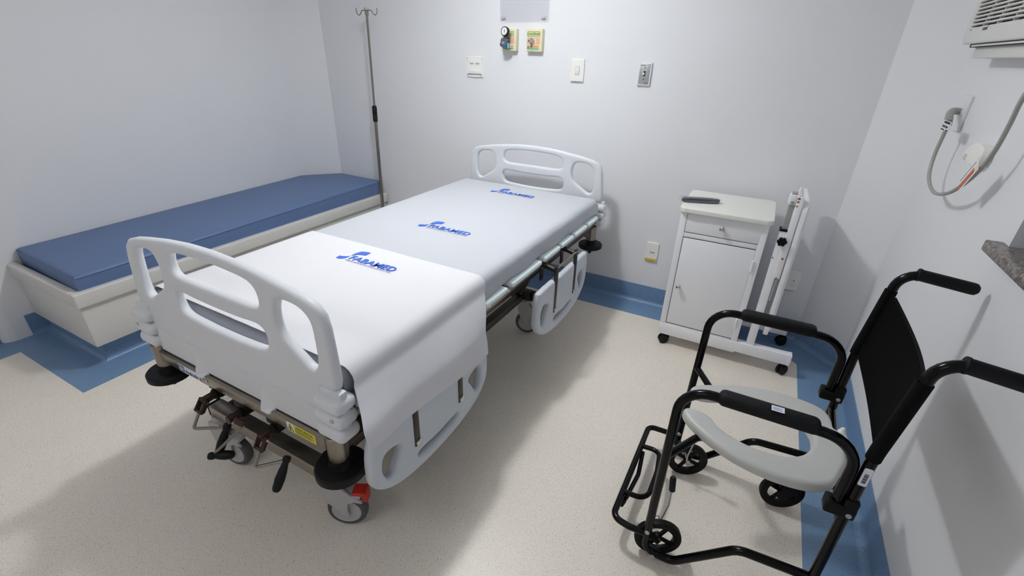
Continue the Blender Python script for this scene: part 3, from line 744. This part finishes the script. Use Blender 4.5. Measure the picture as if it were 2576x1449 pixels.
# table column
b = B(); box(b, 3.177, 3.213, -.425, -.380, .125, .737, .003); cm = obj('table_column', b, M_lacq, cb)
b = B(); box(b, 3.182, 3.210, -.421, -.385, .735, .905, .002); obj('inner_tube', b, M_alu, cm)
b = B(); box(b, 3.174, 3.216, -.428, -.377, .732, .742, .002); obj('column_collar', b, M_bmat, cm)
b = B(); lathe(b, [(.008, 0), (.008, .010)], 12, axis((3.196, -.425, .690), (0, -1, 0)))
for k in range(6):
    a = 2*PI*k/6; cyl(b, (3.196+.0125*math.cos(a), -.435, .690+.0125*math.sin(a)), (3.196+.0125*math.cos(a), -.451, .690+.0125*math.sin(a)), .0082, 10, .002)
cyl(b, (3.196, -.434, .690), (3.196, -.4515, .690), .0145, 16, .002); obj('star_knob', b, M_bmat, cm)
b = B(); box(b, 3.176, 3.205, -.430, -.378, .855, .898, .003); br = obj('hinge_bracket', b, M_lacq, cm)
b = B(); lathe(b, [(0, 0), (.0075, 0), (.0075, .004), (.003, .005), (0, .004)], 6, axis((3.191, -.430, .866), (0, -1, 0))); obj('bracket_bolt', b, M_alu, br)
b = B(); box(b, 3.178, 3.182, -.4265, -.4245, .600, .606); obj('screw', b, M_hole, cm)
# folded table: channel bar + board with rounded corners, hanging vertically
b = B(); box(b, 3.206, 3.232, -.432, -.405, .507, .895, .003); tb = obj('table_channel', b, M_lacq, cb)
b = B(); tube(b, [(3.208, -.426, .885), (3.206, -.424, .928), (3.214, -.40, .93), (3.228, -.385, .882)], .0035, 8, fil=.01); obj('wire_loop', b, M_lacq, tb)
b = B(); tube(b, [(3.222, -.425, .507), (3.219, -.425, .39)], .004, 8); obj('lift_rod', b, M_alu, tb)
for z, s in ((.886, .006), (.872, .005), (.608, .0055), (.510, .004), (.853, .004)):
    b = B(); lathe(b, [(0, 0), (s, 0), (s*.8, .0008), (0, .001)], 7, axis((3.212 if z > .8 else 3.219, -.4325, z), (0, -1, 0))); obj('rust_spot', b, M_rust, tb)
b = flat_mesh([rrect(-.43, -.09, .190, .872, .045, 6)], .020, .003, basis((3.247, 0, 0), (0, 1, 0), (0, 0, 1))); obj('table_board', b, M_lacq, cb)
b = flat_mesh([rrect(-.412, -.11, .21, .852, .035, 6)], .010, .002, basis((3.261, 0, 0), (0, 1, 0), (0, 0, 1))); obj('table_rim', b, M_lacq, cb)

# ---------------------------------------------------------------- remote control
rm = thing('remote_control', 'dark remote control wrapped in clear plastic on the bedside cabinet', 'remote control', (2.815, -.315, .776))
rm.rotation_euler = (0, 0, 0)
Mr = Matrix.Translation((2.815, -.305, .776)) @ Matrix.Rotation(math.radians(20), 4, 'Z')
b = flat_mesh([cr([(-.088, -.018), (-.088, .018), (-.02, .023), (.06, .019), (.084, .008), (.084, -.008), (.06, -.019), (-.02, -.023)], 5)], .020, .008, Mr @ Matrix.Translation((0, 0, .0105))); rb = obj('remote_body', b, M_remo, rm)
for k in range(8):
    b = B(); box(b, -.055+.014*k, -.047+.014*k, -.010, -.002, .0202, .022, .001, 2, Mr); box(b, -.055+.014*k, -.047+.014*k, .003, .011, .0202, .022, .001, 2, Mr); obj('button', b, M_gdark, rb)
b = flat_mesh([cr([(-.100, -.024), (-.100, .024), (-.02, .028), (.07, .024), (.092, .010), (.092, -.010), (.07, -.024), (-.02, -.028)], 5)], .0255, .010, Mr @ Matrix.Translation((0, 0, .0135))); obj('plastic_wrap', b, M_cell, rm)

# ================================================================ COMMODE WHEELCHAIR
ch = thing('commode_wheelchair', 'black tubular commode wheelchair with grey horseshoe seat and black fabric back', 'wheelchair', (3.2, -1.4625, 0))
N, F_ = -1.70, -1.225; TR = .0125
for side, y, sg in (('near', N, 1), ('far', F_, -1)):
    dx = 0 if side == 'near' else .014
    # front leg + arm as one bent tube, then continuing as the lower bar
    b = B(); tube(b, [(3.375+dx, y, .470), (3.374+dx, y, .664), (2.989+dx*1.0, y, .672), (2.987+dx*.6, y, .030), (3.075+dx, y, .030), (3.225+dx, y, .196), (3.400+dx, y, .208)], TR, 14, fil=[0, .075, .075, .04, .05, .06, 0], n=8)
    sf = obj('side_frame', b, M_blk, ch)
    for (bx_, bz_) in ((2.988+dx*.6, .120), (3.018+dx, .026)):
        b = B(); lathe(b, [(0, 0), (.0075, 0), (.006, .003), (0, .004)], 12, axis((bx_, y-.0125, bz_), (0, -1, 0))); obj('rivet', b, M_alu, sf)
    # back tube with push handle
    xe = 3.56 if side == 'near' else 3.587
    b = B(); tube(b, [(3.402+dx, y, .135), (3.400+dx, y, .62), (3.424+dx, y, .914), (xe, y, .897)], TR, 14, fil=[0, .2, .05, 0], n=8); bt = obj('back_tube', b, M_blk, ch)
    b = B(); d = Vector((xe-3.452-dx, 0, -.012)).normalized(); p0 = Vector((3.456+dx, y, .9105))
    lathe(b, [(.0135, 0), (.0175, .001), (.0175, .006), (.016, .008), (.0162, .12), (.0155, xe-3.456-dx+.010), (.010, xe-3.456-dx+.016), (0, xe-3.456-dx+.017)], 18, axis(p0, d)); obj('hand_grip', b, M_foam, bt)
    # clamp joining arm and back
    b = B(); box(b, 3.352+dx, 3.416+dx, y-.020, y+.020, .458, .492, .006, 3); box(b, 3.386+dx, 3.416+dx, y-.017, y+.017, .455, .512, .005, 3); kc = obj('arm_clamp', b, M_bmat, ch)
    b = B(); lathe(b, [(0, 0), (.0065, 0), (.005, .003), (0, .004)], 12, axis((3.402+dx, y-.0205, .472), (0, -1, 0))); obj('rivet', b, M_alu, kc)
    # arm pad: half-round foam
    b = B(); box(b, 3.073+dx*1.1, 3.290+dx*.9, y-.021, y+.021, .657, .693, .015, 4); ap = obj('arm_pad', b, M_foam, ch)
    if side == 'near':
        b = B(); box(b, -.0135, .0135, -.010, .010, 0, .0006, 0, 1, Matrix.Translation((3.199, y-.006, .6932)) @ Matrix.Rotation(-.02, 4, 'Y')); lb = obj('asset_label', b, M_stw, ap, False)
        b = B()
        for k in range(3): box(b, -.010, .009, -.006+k*.004, -.0045+k*.004, .0006, .0009, 0, 1, Matrix.Translation((3.199, y-.006, .6932)))
        obj('label_print', b, M_subt, lb, False)
        bb = flat_mesh([rrect(-.0085, .0085, -.026, .026, .004)], .0012, .0003, basis((3.3995, y-.0128, .590), (1, 0, 0), (0, 0, 1))); lb = obj('barcode_label', bb, M_stw, bt, False)
        b = B()
        for k in range(11):
            z = .572+.0026*k; box(b, 3.3955, 3.4035, y-.0139, y-.0133, z, z+(.0016 if k % 3 else .0008))
        obj('barcode', b, M_hole, lb, False)
    # seat brace from front leg
    b = B(); tube(b, [(2.989+dx*.7, y, .430), (3.06+dx*.7, y+sg*.125, .432), (3.36+dx, y+sg*.135, .430), (3.402+dx, y+sg*.13, .415)], .011, 10, fil=.04); obj('seat_rail', b, M_blk, ch)
    # front wheel (fixed fork hidden by the bent tube)
    wx, wy, an = (3.018, -1.672, 20) if side == 'near' else (3.046, -1.298, 20)
    dr_ = Vector((-math.sin(math.radians(an)), math.cos(math.radians(an)), 0)); R = .0715
    def wheel(cx, cy, dv, nm):
        Mw = axis((cx, cy, R), dv)
        b = B(); lathe(b, [(.047, -.007), (R-.006, -.011), (R-.001, -.009), (R, 0), (R-.001, .009), (R-.006, .011), (.047, .007), (.047, -.007)], 40, Mw, False); wo = obj(nm, b, M_bmat, ch)
        b = B()
        for k in range(4):
            a = 2*PI*k/4+.5; t = B(); box(t, .010, .050, -.006, .006, -.004, .004, .0015); t.transform(Mw @ Matrix.Rotation(a, 4, 'Z')); join(b, t)
        lathe(b, [(.011, -.011), (.014, -.008), (.014, .008), (.011, .011)], 20, Mw); obj('wheel_spokes', b, M_bmat, wo)
        b = B(); lathe(b, [(0, -.016), (.007, -.016), (.007, .016), (0, .016)], 10, Mw); obj('axle_bolt', b, M_alu, wo)
        return wo, Mw
    wheel(wx, wy, dr_, 'front_wheel')
    b = B()
    tube(b, [Vector((wx, wy, R))-dr_*sg*.018, Vector((wx, wy, R))+dr_*.0], .006, 8)
    tube(b, [Vector((wx, wy, R))-dr_*sg*.020, Vector((2.994+dx*.6, y+sg*.012, .085))], .008, 8)
    obj('wheel_fork', b, M_bmat, ch)
    # rear swivel caster
    rx_, ry_ = (3.362, -1.283) if side == 'far' else (3.452, -1.685)
    wo, Mw = wheel(rx_, ry_, Vector((-math.sin(.28), math.cos(.28), 0)), 'rear_caster')
    b = B(); n_ = Vector((-math.sin(.28), math.cos(.28), 0)); f_ = Vector((math.cos(.28), math.sin(.28), 0)); c0 = Vector((rx_, ry_, R))
    for s in (-1, 1):
        t = B(); A = []
        for a, c in ((-.016, -.014), (.012, -.018), (.05, .04), (.05, .075), (.012, .075), (-.022, .01)):
            A.append((c0+f_*a+n_*s*.017+Vector((0, 0, c)), c0+f_*a+n_*s*.023+Vector((0, 0, c))))
        P1 = [t.verts.new(p[0]) for p in A]; P2 = [t.verts.new(p[1]) for p in A]
        t.faces.new(P1); t.faces.new(P2[::-1])
        for i in range(6): t.faces.new((P1[i], P1[(i+1) % 6], P2[(i+1) % 6], P2[i]))
        join(b, t)
    p = c0+f_*.031+Vector((0, 0, .072)); box(b, -.024, .024, -.0235, .0235, -.006, .006, .003, 2, Matrix.Translation(p) @ Matrix.Rotation(.28, 4, 'Z')); cyl(b, p, p+Vector((0.008, (y-ry_)*.6, .04)), .010, 10)
    obj('caster_fork', b, M_bmat, wo)
    # wheel brake: wire lever with rubber grip
    b = B(); ly = wy+sg*.035 if side == 'near' else wy-.03
    tube(b, [(wx+.0, ly, .085), (wx-.002, ly+sg*.0, .115), (wx+.008, ly+.004, .178), (wx+.006, ly+.006, .245), (wx+.002, ly+.006, .275)], .0028, 8, fil=.02); bk = obj('brake_wire', b, M_alu, ch)
    b = B(); lathe(b, [(.006, 0), (.0095, .004), (.0095, .052), (.006, .058), (0, .059)], 14, axis((wx+.007, ly+.006, .238), (-.006, 0, .055))); obj('brake_grip', b, M_rub, bk)
    b = B(); tube(b, [(wx-.004, ly, .10), (wx-.012, ly-.006, .128), (wx-.022, ly-.02, .136)], .002, 6, fil=.01); obj('brake_spring', b, M_alu, bk)
# cross members
for p0, p1 in (((3.400, N, .425), (3.414, F_, .425)),):
    b = B(); tube(b, [p0, p1], .0105, 10); obj('cross_bar', b, M_blk, ch)
# fabric backrest, sleeved over the back tubes and slightly hollow
b = B(); rows = []
nu, nv_ = 26, 14
for j in range(nv_+1):
    z = .640+.215*j/nv_; row = []
    for i in range(nu+1):
        t = i/nu; yy = N+(F_-N)*t; tt = (z-.62)/.294
        xb = 3.400+.014*t+max(0, tt)*.020
        sag = math.sin(PI*t); xx = xb+.030*sag*(.25+.75*j/nv_)
        zz = z - .030*sag*(j/nv_)**2 - .006*sag*(1-j/nv_)**2
        row.append(b.verts.new((xx, yy, zz)))
    rows.append(row)
for A, C in zip(rows, rows[1:]):
    for k in range(nu): b.faces.new((A[k], A[k+1], C[k+1], C[k]))
bmesh.ops.solidify(b, geom=b.faces[:], thickness=.004)
for y, dx in ((N, 0), (F_, .014)): tube(b, [(3.4003+dx, y, .636), (3.4015+dx, y, .66), (3.4185+dx, y, .852)], .0155, 14)
bk = obj('fabric_back', b, M_fab, ch)
b = B(); tube(b, [(3.4165+.014*(i/12)+.031*math.sin(PI*i/12), N+(F_-N)*i/12, .854-.030*math.sin(PI*i/12)) for i in range(1, 12)], .0035, 6); obj('back_hem', b, M_fab, bk)
# horseshoe seat
so = cr([(3.002, -1.398), (3.022, -1.372), (3.08, -1.338), (3.16, -1.302), (3.25, -1.283), (3.33, -1.287), (3.378, -1.308), (3.395, -1.345), (3.400, -1.385), (3.428, -1.390), (3.432, -1.42), (3.420, -1.475), (3.420, -1.52), (3.402, -1.57), (3.380, -1.622), (3.33, -1.652), (3.25, -1.662), (3.16, -1.648), (3.08, -1.610), (3.025, -1.566), (3.000, -1.532), (3.004, -1.508), (3.035, -1.501), (3.075, -1.514), (3.100, -1.545), (3.145, -1.570), (3.20, -1.583), (3.27, -1.575), (3.318, -1.540), (3.340, -1.485), (3.332, -1.425), (3.290, -1.385), (3.22, -1.372), (3.14, -1.378), (3.075, -1.412), (3.035, -1.425), (3.008, -1.418)], 4)
b = flat_mesh([so[::-1]], .036, .014, Matrix.Translation((0, 0, .449)), 4); se = obj('seat', b, M_seat, ch)
b = B(); lathe(b, [(.010, 0), (.010, .004), (.0075, .006), (.0055, .014), (.004, .016), (0, .0165)], 14, Matrix.Translation((3.416, -1.395, .464))); obj('seat_stud', b, M_plate, se)
# footrest: outer loop, folding inner loop
b = B(); tube(b, [(2.990, N, .100), (2.93, N, .096), (2.876, N+.01, .096), (2.882, F_-.0, .096), (2.93, F_, .098), (3.0, F_, .10)], .0105, 12, fil=[0, .05, .055, .05, .05, 0], n=8); fr = obj('footrest', b, M_blk, ch)
b = B(); tube(b, [(2.886, -1.345, .098), (2.950, -1.345, .103), (2.962, -1.45, .106), (2.958, -1.582, .103), (2.880, -1.582, .098)], .009, 10, fil=[0, .045, .06, .045, 0], n=8); obj('foot_loop', b, M_blk, fr)
b = B(); tube(b, [(2.893, -1.365, .088), (2.903, -1.46, .070), (2.893, -1.575, .075), (2.886, -1.615, .080)], .008, 10, fil=.05); fp = obj('foot_stop', b, M_blk, fr)
b = B(); cyl(b, (2.889, -1.600, .079), (2.884, -1.625, .081), .0095, 12, .003); obj('rubber_tip', b, M_rub, fp)

# ================================================================ BACK WALL FITTINGS
def plate_bm(x0, x1, z0, z1, y, d=.009, r=.006, bow=.004):
    o_ = [(x0+r, z0-.0), ((x0+x1)/2, z0-bow), (x1-r, z0), (x1, z0+r), (x1, z1-r), (x1-r, z1), ((x0+x1)/2, z1+bow), (x0+r, z1), (x0, z1-r), (x0, z0+r)]
    return flat_mesh([cr(o_, 4)], d, .0025, basis((0, y-d/2, 0), (1, 0, 0), (0, 0, 1)))
def socket_bits(cx, z, y, parent, w=.036):
    hx = [(cx-w/2, z), (cx-w/2+.006, z+.008), (cx+w/2-.006, z+.008), (cx+w/2, z), (cx+w/2-.006, z-.008), (cx-w/2+.006, z-.008)]
    o = obj('socket_insert', flat_mesh([hx], .002, .0005, basis((0, y-.0005, 0), (1, 0, 0), (0, 0, 1))), M_white, parent)
    for k, dx in enumerate((-.0095, 0, .0095)):
        b = B(); lathe(b, [(0, 0), (.0026, 0), (.0026, .0006), (0, .0006)], 10, axis((cx+dx, y-.0015, z-(.002 if k == 1 else 0)), (0, -1, 0))); obj('socket_hole', b, M_hole, o)
o1 = thing('double_wall_outlet', 'ivory double power outlet plate left of the vacuum box', 'power outlet', (1.309, 0, 1.27))
obj('outlet_plate', plate_bm(1.249, 1.368, 1.275, 1.386, 0), M_plate, o1); socket_bits(1.288, 1.350, -.009, o1, .033); socket_bits(1.330, 1.350, -.009, o1, .033)
b = B(); box(b, 1.266, 1.350, -.0102, -.0088, 1.299, 1.320, .0008); obj('blank_insert', b, M_plate, o1)
o1 = thing('light_switch', 'single ivory rocker switch plate on the back wall above the bed', 'light switch', (1.993, 0, 1.27))
obj('switch_plate', plate_bm(1.955, 2.032, 1.277, 1.391, 0), M_plate, o1)
b = B(); box(b, 1.982, 2.005, -.0118, -.0085, 1.313, 1.355, .001); obj('rocker', b, M_white, o1)
b = B(); box(b, 1.9808, 2.0062, -.0095, -.0085, 1.3118, 1.3562, 0); obj('rocker_gap', b, mat('shade_gap', (150, 147, 140), .6), o1)
o1 = thing('nurse_call_switch', 'grey aluminium toggle switch plate in a white frame on the back wall', 'call switch', (2.374, 0, 1.27))
obj('switch_frame', plate_bm(2.340, 2.408, 1.277, 1.385, 0, .012, .006, .001), M_white, o1)
b = B(); box(b, 2.347, 2.401, -.0135, -.0118, 1.283, 1.380, .0005); sp_ = obj('metal_plate', b, M_alu, o1)
b = B(); box(b, 2.3695, 2.3795, -.0142, -.0134, 1.322, 1.346, .0002); obj('toggle_slot', b, M_hole, sp_)
b = B(); box(b, 2.3665, 2.377, -.024, -.0138, 1.327, 1.338, .002); obj('toggle', b, M_white, sp_)
for z in (1.306, 1.362):
    b = B(); lathe(b, [(0, 0), (.003, 0), (.0025, .001), (0, .0012)], 10, axis((2.374, -.0135, z), (0, -1, 0))); obj('screw', b, M_dsteel, sp_)
b = B(); box(b, 2.350, 2.378, -.0138, -.0134, 1.3715, 1.3755); box(b, 2.376, 2.396, -.0138, -.0134, 1.2862, 1.2888); obj('plate_print', b, M_gdark, sp_, False)
o1 = thing('low_wall_outlet', 'ivory power outlet with an amber strip low on the back wall', 'power outlet', (2.57, 0, .29))
obj('outlet_plate', plate_bm(2.534, 2.606, .291, .409, 0), M_plate, o1); socket_bits(2.574, .352, -.009, o1)
b = B(); box(b, 2.5345, 2.6055, -.0096, -.0086, .295, .310, .0004); obj('amber_strip', b, M_yel2, o1)
o1 = thing('telephone_outlet', 'ivory telephone socket plate low in the right back corner', 'phone outlet', (3.325, 0, .29))
obj('outlet_plate', plate_bm(3.288, 3.362, .290, .400, 0), M_plate, o1)
b = B(); box(b, 3.325, 3.350, -.0102, -.0086, .318, .360, .0006); ii = obj('jack_insert', b, M_plate, o1)
b = B(); lathe(b, [(0, 0), (.005, 0), (.005, .0005), (0, .0005)], 3, axis((3.3375, -.0102, .350), (0, -1, 0))); obj('jack_hole', b, M_hole, ii)
# clear acrylic sign holder
o1 = thing('acrylic_sign_holder', 'clear acrylic sign holder high on the back wall above the gas outlets', 'sign holder', (1.64, 0, 1.57))
b = flat_mesh([rrect(1.487, 1.797, 1.575, 1.90, .008)], .003, .0008, basis((0, -.010, 0), (1, 0, 0), (0, 0, 1))); obj('front_sheet', b, M_acry, o1)
b = flat_mesh([rrect(1.484, 1.800, 1.572, 1.903, .008)], .003, .0008, basis((0, -.004, 0), (1, 0, 0), (0, 0, 1))); obj('back_sheet', b, M_acry, o1)
b = B()
for xx in (1.507, 1.765): box(b, xx-.012, xx+.012, -.0085, -.0056, 1.588, 1.600, .0005)
obj('corner_pad', b, mat('pad_grey', (190, 188, 194), .6), o1)
# gas outlet boxes
def gas_box(name, label, x0, title, mt_):
    o_ = thing(name, label, 'gas outlet', (x0+.049, 0, 1.42))
    x1 = x0+.098; z0, z1 = 1.424, 1.540; yf = -.032
    b = B(); box(b, x0, x1, yf, -.001, z0, z1, .003, 3); bd = obj('outlet_box', b, M_cream, o_)
    def fl(xa, xb, za, zb, m_, nm, dy=.0006):
        b = B(); box(b, xa, xb, yf-dy, yf-dy+.0004, za, zb); return obj(nm, b, m_, bd, False)
    fl(x0+.007, x1-.015, 1.499, 1.526, M_grnp, 'title_border'); fl(x0+.009, x1-.017, 1.501, 1.524, M_gcream, 'title_field', .0008)
    obj('title_lettering', text_bm(title, .017, basis((x0+.045, yf-.0010, 1.5065), (1, 0, 0), (0, 0, 1)), align='CENTER', bold=.0004), M_grnp, bd, False)
    fl(x0+.007, x1-.015, 1.463, 1.492, M_pinkp, 'warning_border'); fl(x0+.009, x1-.017, 1.465, 1.490, M_salm, 'warning_field', .0008)
    b = B()
    for k in range(4): box(b, x1-.035, x1-.020, yf-.0010, yf-.0008, 1.4675+k*.0055, 1.4695+k*.0055)
    obj('warning_print', b, M_pinkp, bd, False)
    fl(x0+.006, x1-.016, 1.431, 1.457, mat('buff_print', (222, 196, 140), .6), 'maker_field')
    obj('maker_lettering', text_bm('AIR LIQUIDE', .0085, basis((x0+.021, yf-.0010, 1.4465), (1, 0, 0), (0, 0, 1)), bold=.0002, width=.056), M_pinkp, bd, False)
    fl(x0+.017, x1-.019, 1.434, 1.4425, mt_, 'maker_band', .0009)
    fl(x0+.008, x0+.017, 1.437, 1.451, M_blue, 'maker_mark', .0009)
    return o_, yf
oo_, yf = gas_box('oxygen_outlet', 'cream oxygen wall outlet box lettered OXIGÊNIO with a metal nozzle', 1.677, 'OXIGÊNIO', mat('green_band', (110, 176, 140), .6))
b = B(); lathe(b, [(.016, 0), (.016, .006), (.011, .008), (.0095, .018), (.0095, .034), (.007, .036), (.007, .040), (.0045, .040), (.0045, .03), (0, .03)], 20, axis((1.716, yf, 1.4775), (-.1, -1, 0))); nz_ = obj('nozzle', b, M_chrome, oo_)
vo_, yf = gas_box('vacuum_outlet', 'cream vacuum wall outlet box lettered VÁCUO behind the pressure gauge', 1.512, 'VÁCUO', M_teal)
vg = thing('vacuum_regulator', 'vacuum regulator with round black-rimmed gauge and slate knob', 'pressure gauge', (1.56, -.034, 1.477))
b = B(); lathe(b, [(.016, 0), (.018, .002), (.018, .014), (.010, .016), (.010, .040)], 20, axis((1.556, -.0325, 1.477), (0, -1, 0))); cyl(b, (1.556, -.068, 1.470), (1.556, -.068, 1.505), .007, 12); obj('connector', b, M_gdark, vg)
b = B(); lathe(b, [(.012, -.012), (.014, -.010), (.014, .030), (.011, .034), (0, .034)], 18, axis((1.556, -.062, 1.477), (-.12, -1, -.05))); rg = obj('regulator_body', b, M_gdark, vg)
b = B(); lathe(b, [(.016, 0), (.019, .003), (.022, .020), (.020, .028), (.016, .031), (0, .031)], 8, axis((1.556, -.078, 1.474), (-.05, -.35, -1))); obj('regulator_knob', b, M_gdark, vg)
b = B(); cyl(b, (1.572, -.066, 1.465), (1.580, -.068, 1.437), .0085, 12, .002); obj('hose_barb', b, M_skyb, vg)
gd = Vector((-.10, -1, .12)); gp = Vector((1.560, -.062, 1.522))
b = B(); lathe(b, [(0, 0), (.0225, 0), (.0245, .003), (.0245, .020), (.0225, .022), (.0205, .022), (.0205, .0195), (0, .0195)], 32, axis(gp, gd)); ga = obj('gauge_case', b, M_rub, vg)
b = B(); lathe(b, [(0, 0), (.0205, 0), (.0205, .0006), (0, .0006)], 32, axis(gp+gd.normalized()*.0196, gd)); obj('gauge_dial', b, mat('dial_white', (236, 236, 236), .4), ga)
g0 = gp+gd.normalized()*.0205
ex = Vector((1, -.1, 0)).normalized(); ez = ex.cross(gd.normalized()); ez = -ez if ez.z < 0 else ez
Md = basis(g0, ex, ez)
b = B()
t = B(); V = [t.verts.new(p) for p in ((-.003, .006, 0), (-.0012, .010, 0), (.0005, .0095, 0), (.0065, -.0155, 0), (-.0005, -.001, 0))]; t.faces.new(V); t.transform(Md); join(b, t)
lathe(b, [(0, 0), (.0025, 0), (.0025, .0008), (0, .0008)], 10, Md); obj('gauge_needle', b, M_hole, ga, False)
b = B()
for k in range(11):
    a = math.radians(-130+26*k+90+0); t = B(); box(t, .0155, .0185 if k % 5 == 0 else .0175, -.0003, .0003, 0, .0002); t.transform(Md @ Matrix.Rotation(a+PI, 4, 'Z')); join(b, t)
obj('gauge_ticks', b, M_gdark, ga, False)

# ================================================================ RIGHT WALL FITTINGS
ac = thing('air_conditioner', 'white window air conditioner with slotted grille high on the right wall', 'air conditioner', (3.59, -.72, 1.43))
AX = 3.550; AY0, AY1, AZ0, AZ1 = -1.02, -.405, 1.478, 1.80
b = B(); box(b, AX+.012, XR-.001, AY0+.01, AY1-.01, AZ0+.008, AZ1-.01, .012, 3); obj('ac_housing', b, M_ac, ac)
# front panel with an opening for the grille
pn = flat_mesh([rrect(AY0, AY1, AZ0, AZ1, .035, 6), rrect(AY0+.05, AY1-.036, 1.527, AZ1-.03, .003, 2)[::-1]], .022, .006, basis((AX+.004, 0, 0), (0, 1, 0), (0, 0, 1)), 3)
obj('front_panel', pn, M_ac, ac)
b = B(); box(b, AX+.010, AX+.013, AY0+.04, AY1-.03, 1.52, AZ1-.025); obj('grille_back', b, mat('grille_dark', (58, 52, 48), .8), ac, False)
nsl = 26
for k in range(nsl):
    z = 1.5268+.0113*k
    if z > AZ1-.035: break
    b = B(); box(b, AX-.006, AX+.009, AY0+.048, AY1-.034, z+.0062, z+.0113, .0012, 2); obj('grille_slat', b, M_ac, ac)
for k in range(nsl):
    z = 1.5268+.0113*k
    if z > AZ1-.035: break
    for j in range(6):
        y = AY1-.150-.124*j+.004*(k % 2)*0 - (.006*k)
        while y > AY1-.05: y -= .124
        if y > AY0+.06: obj('grille_rib', box(B(), AX-.002, AX+.009, y-.0022, y+.0022, z, z+.0063), M_ac, ac, False)
b = B(); box(b, AX+.004, AX+.03, AY0+.03, AY1-.075, AZ0-.010, AZ0+.004, .001); obj('outlet_gap', b, M_hole, ac, False)
b = B(); box(b, AX+.0, AX+.026, AY0+.03, AY1-.105, AZ0-.0085, AZ0-.003, .002); obj('louvre', b, M_ac, ac)
b = B(); box(b, AX+.018, XR-.001, AY0+.02, AY1-.085, 1.436, AZ0-.004, .004); obj('wall_sleeve', b, M_ac, ac)
obj('maker_lettering', text_bm('consul', .016, basis((AX-.0074, -.588, 1.5135), (0, -1, 0), (0, 0, 1)), shear=.25, bold=.0003, width=.045), M_gdark, ac, False)
obj('model_lettering', text_bm('7500', .006, basis((AX-.0074, -.455, 1.5175), (0, -1, 0), (0, 0, 1)), width=.022), mat('pale_print', (170, 168, 162), .6), ac, False)
# tall wall plate with plug and cord
po = thing('right_wall_outlet', 'white outlet plate below the air conditioner on the right wall', 'power outlet', (XR, -.43, 1.2))
b = flat_mesh([rrect(-.470, -.392, 1.203, 1.321, .004)], .010, .002, basis((XR-.005, 0, 0), (0, 1, 0), (0, 0, 1))); obj('outlet_plate', b, M_white, po)
b = B(); box(b, XR-.0122, XR-.0095, -.45, -.412, 1.250, 1.274, .001); obj('socket_insert', b, M_white, po)
cd_ = thing('power_cord', 'grey power cord with elbow plug looping down the right wall', 'power cord', (XR-.05, -.45, 1.03))
b = B(); tube(b, [(XR-.013, -.425, 1.267), (XR-.034, -.430, 1.269), (XR-.048, -.470, 1.262), (XR-.052, -.505, 1.236)], .0115, 12, fil=.02, n=6); pg = obj('elbow_plug', b, M_cord, cd_)
b = B()
for k in range(4): p = Vector((XR-.0508, -.494-.004*k, 1.2445-.0055*k)); lathe(b, [(.0123, -.0012), (.0123, .0012)], 12, axis(p, (-.004, -.035, -.026)))
obj('plug_ribs', b, M_cord, pg)
b = B()
cp_ = [(XR-.053, -.515, 1.228), (XR-.0565, -.537, 1.216), (XR-.0575, -.533, 1.13), (XR-.0575, -.568, 1.063), (XR-.0575, -.66, 1.031), (XR-.0575, -.754, 1.036), (XR-.0575, -.857, 1.069), (XR-.0575, -.959, 1.135), (XR-.0575, -1.016, 1.205), (XR-.0575, -1.032, 1.278), (XR-.0575, -1.036, 1.349), (XR-.035, -1.02, 1.43)]
sm = []
for i in range(len(cp_)-1):
    p0, p1, p2, p3 = [Vector(cp_[min(max(i+j, 0), len(cp_)-1)]) for j in (-1, 0, 1, 2)]
    for k in range(6):
        t = k/6; sm.append(.5*((2*p1)+(p2-p0)*t+(2*p0-5*p1+4*p2-p3)*t*t+(3*p1-3*p2+p3-p0)*t**3))
sm.append(Vector(cp_[-1]))
tube(b, sm, .0058, 8); obj('cord', b, M_cord, cd_)
b = B(); box(b, -.0012, .0012, -.044, .044, -.016, .016, .0004, 1, Matrix.Translation((XR-.066, -.560, 1.228))); tg = obj('cord_tag', b, M_stw, cd_, False)
b = B(); box(b, XR-.0676, XR-.0672, -.598, -.530, 1.235, 1.242); box(b, XR-.0676, XR-.0672, -.60, -.575, 1.213, 1.217); box(b, XR-.0676, XR-.0672, -.557, -.520, 1.213, 1.2165); obj('tag_bars', b, M_hole, tg, False)
obj('tag_lettering', text_bm('NOM 20A', .010, basis((XR-.0674, -.524, 1.222), (0, -1, 0), (0, 0, 1)), bold=.0003, width=.066), M_hole, tg, False)
ad = thing('wall_adapter', 'pale grey moulded adapter with an orange sticker on the right wall behind the cord', 'adapter', (XR-.02, -.80, 1.13))
b = flat_mesh([cr([(-.703, 1.158), (-.722, 1.184), (-.765, 1.203), (-.815, 1.204), (-.85, 1.19), (-.845, 1.152), (-.79, 1.140), (-.768, 1.142), (-.735, 1.146)], 4)], .030, .005, basis((XR-.0155, 0, 0), (0, 1, 0), (0, 0, 1))); ab = obj('adapter_body', b, M_plate, ad)
b = B()
for k in range(4): box(b, XR-.0312, XR-.0302, -.745, -.722, 1.148+k*.0045, 1.1497+k*.0045)
obj('adapter_ribs', b, M_cord, ab, False)
ang = math.atan2(1.150-1.118, -.98+.945)
Ms = Matrix.Translation((XR-.0665, -.955, 1.132)) @ Matrix.Rotation(math.radians(-50), 4, 'X')
b = box(B(), -.0006, .0006, -.050, .050, -.016, .030, .0002, 1, Ms); sl = obj('cord_sticker', b, M_stw, cd_, False)
b = box(B(), -.0012, -.0006, -.030, .049, -.010, .006, 0, 1, Ms @ Matrix.Translation((0, 0, .0))); obj('orange_band', b, M_org, sl, False)
b = box(B(), -.0012, -.0006, -.048, -.032, -.010, .006, 0, 1, Ms); obj('pink_band', b, M_salm, sl, False)
b = box(B(), -.0011, -.0006, -.040, .045, .018, .0195, 0, 1, Ms); obj('sticker_rule', b, M_hole, sl, False)
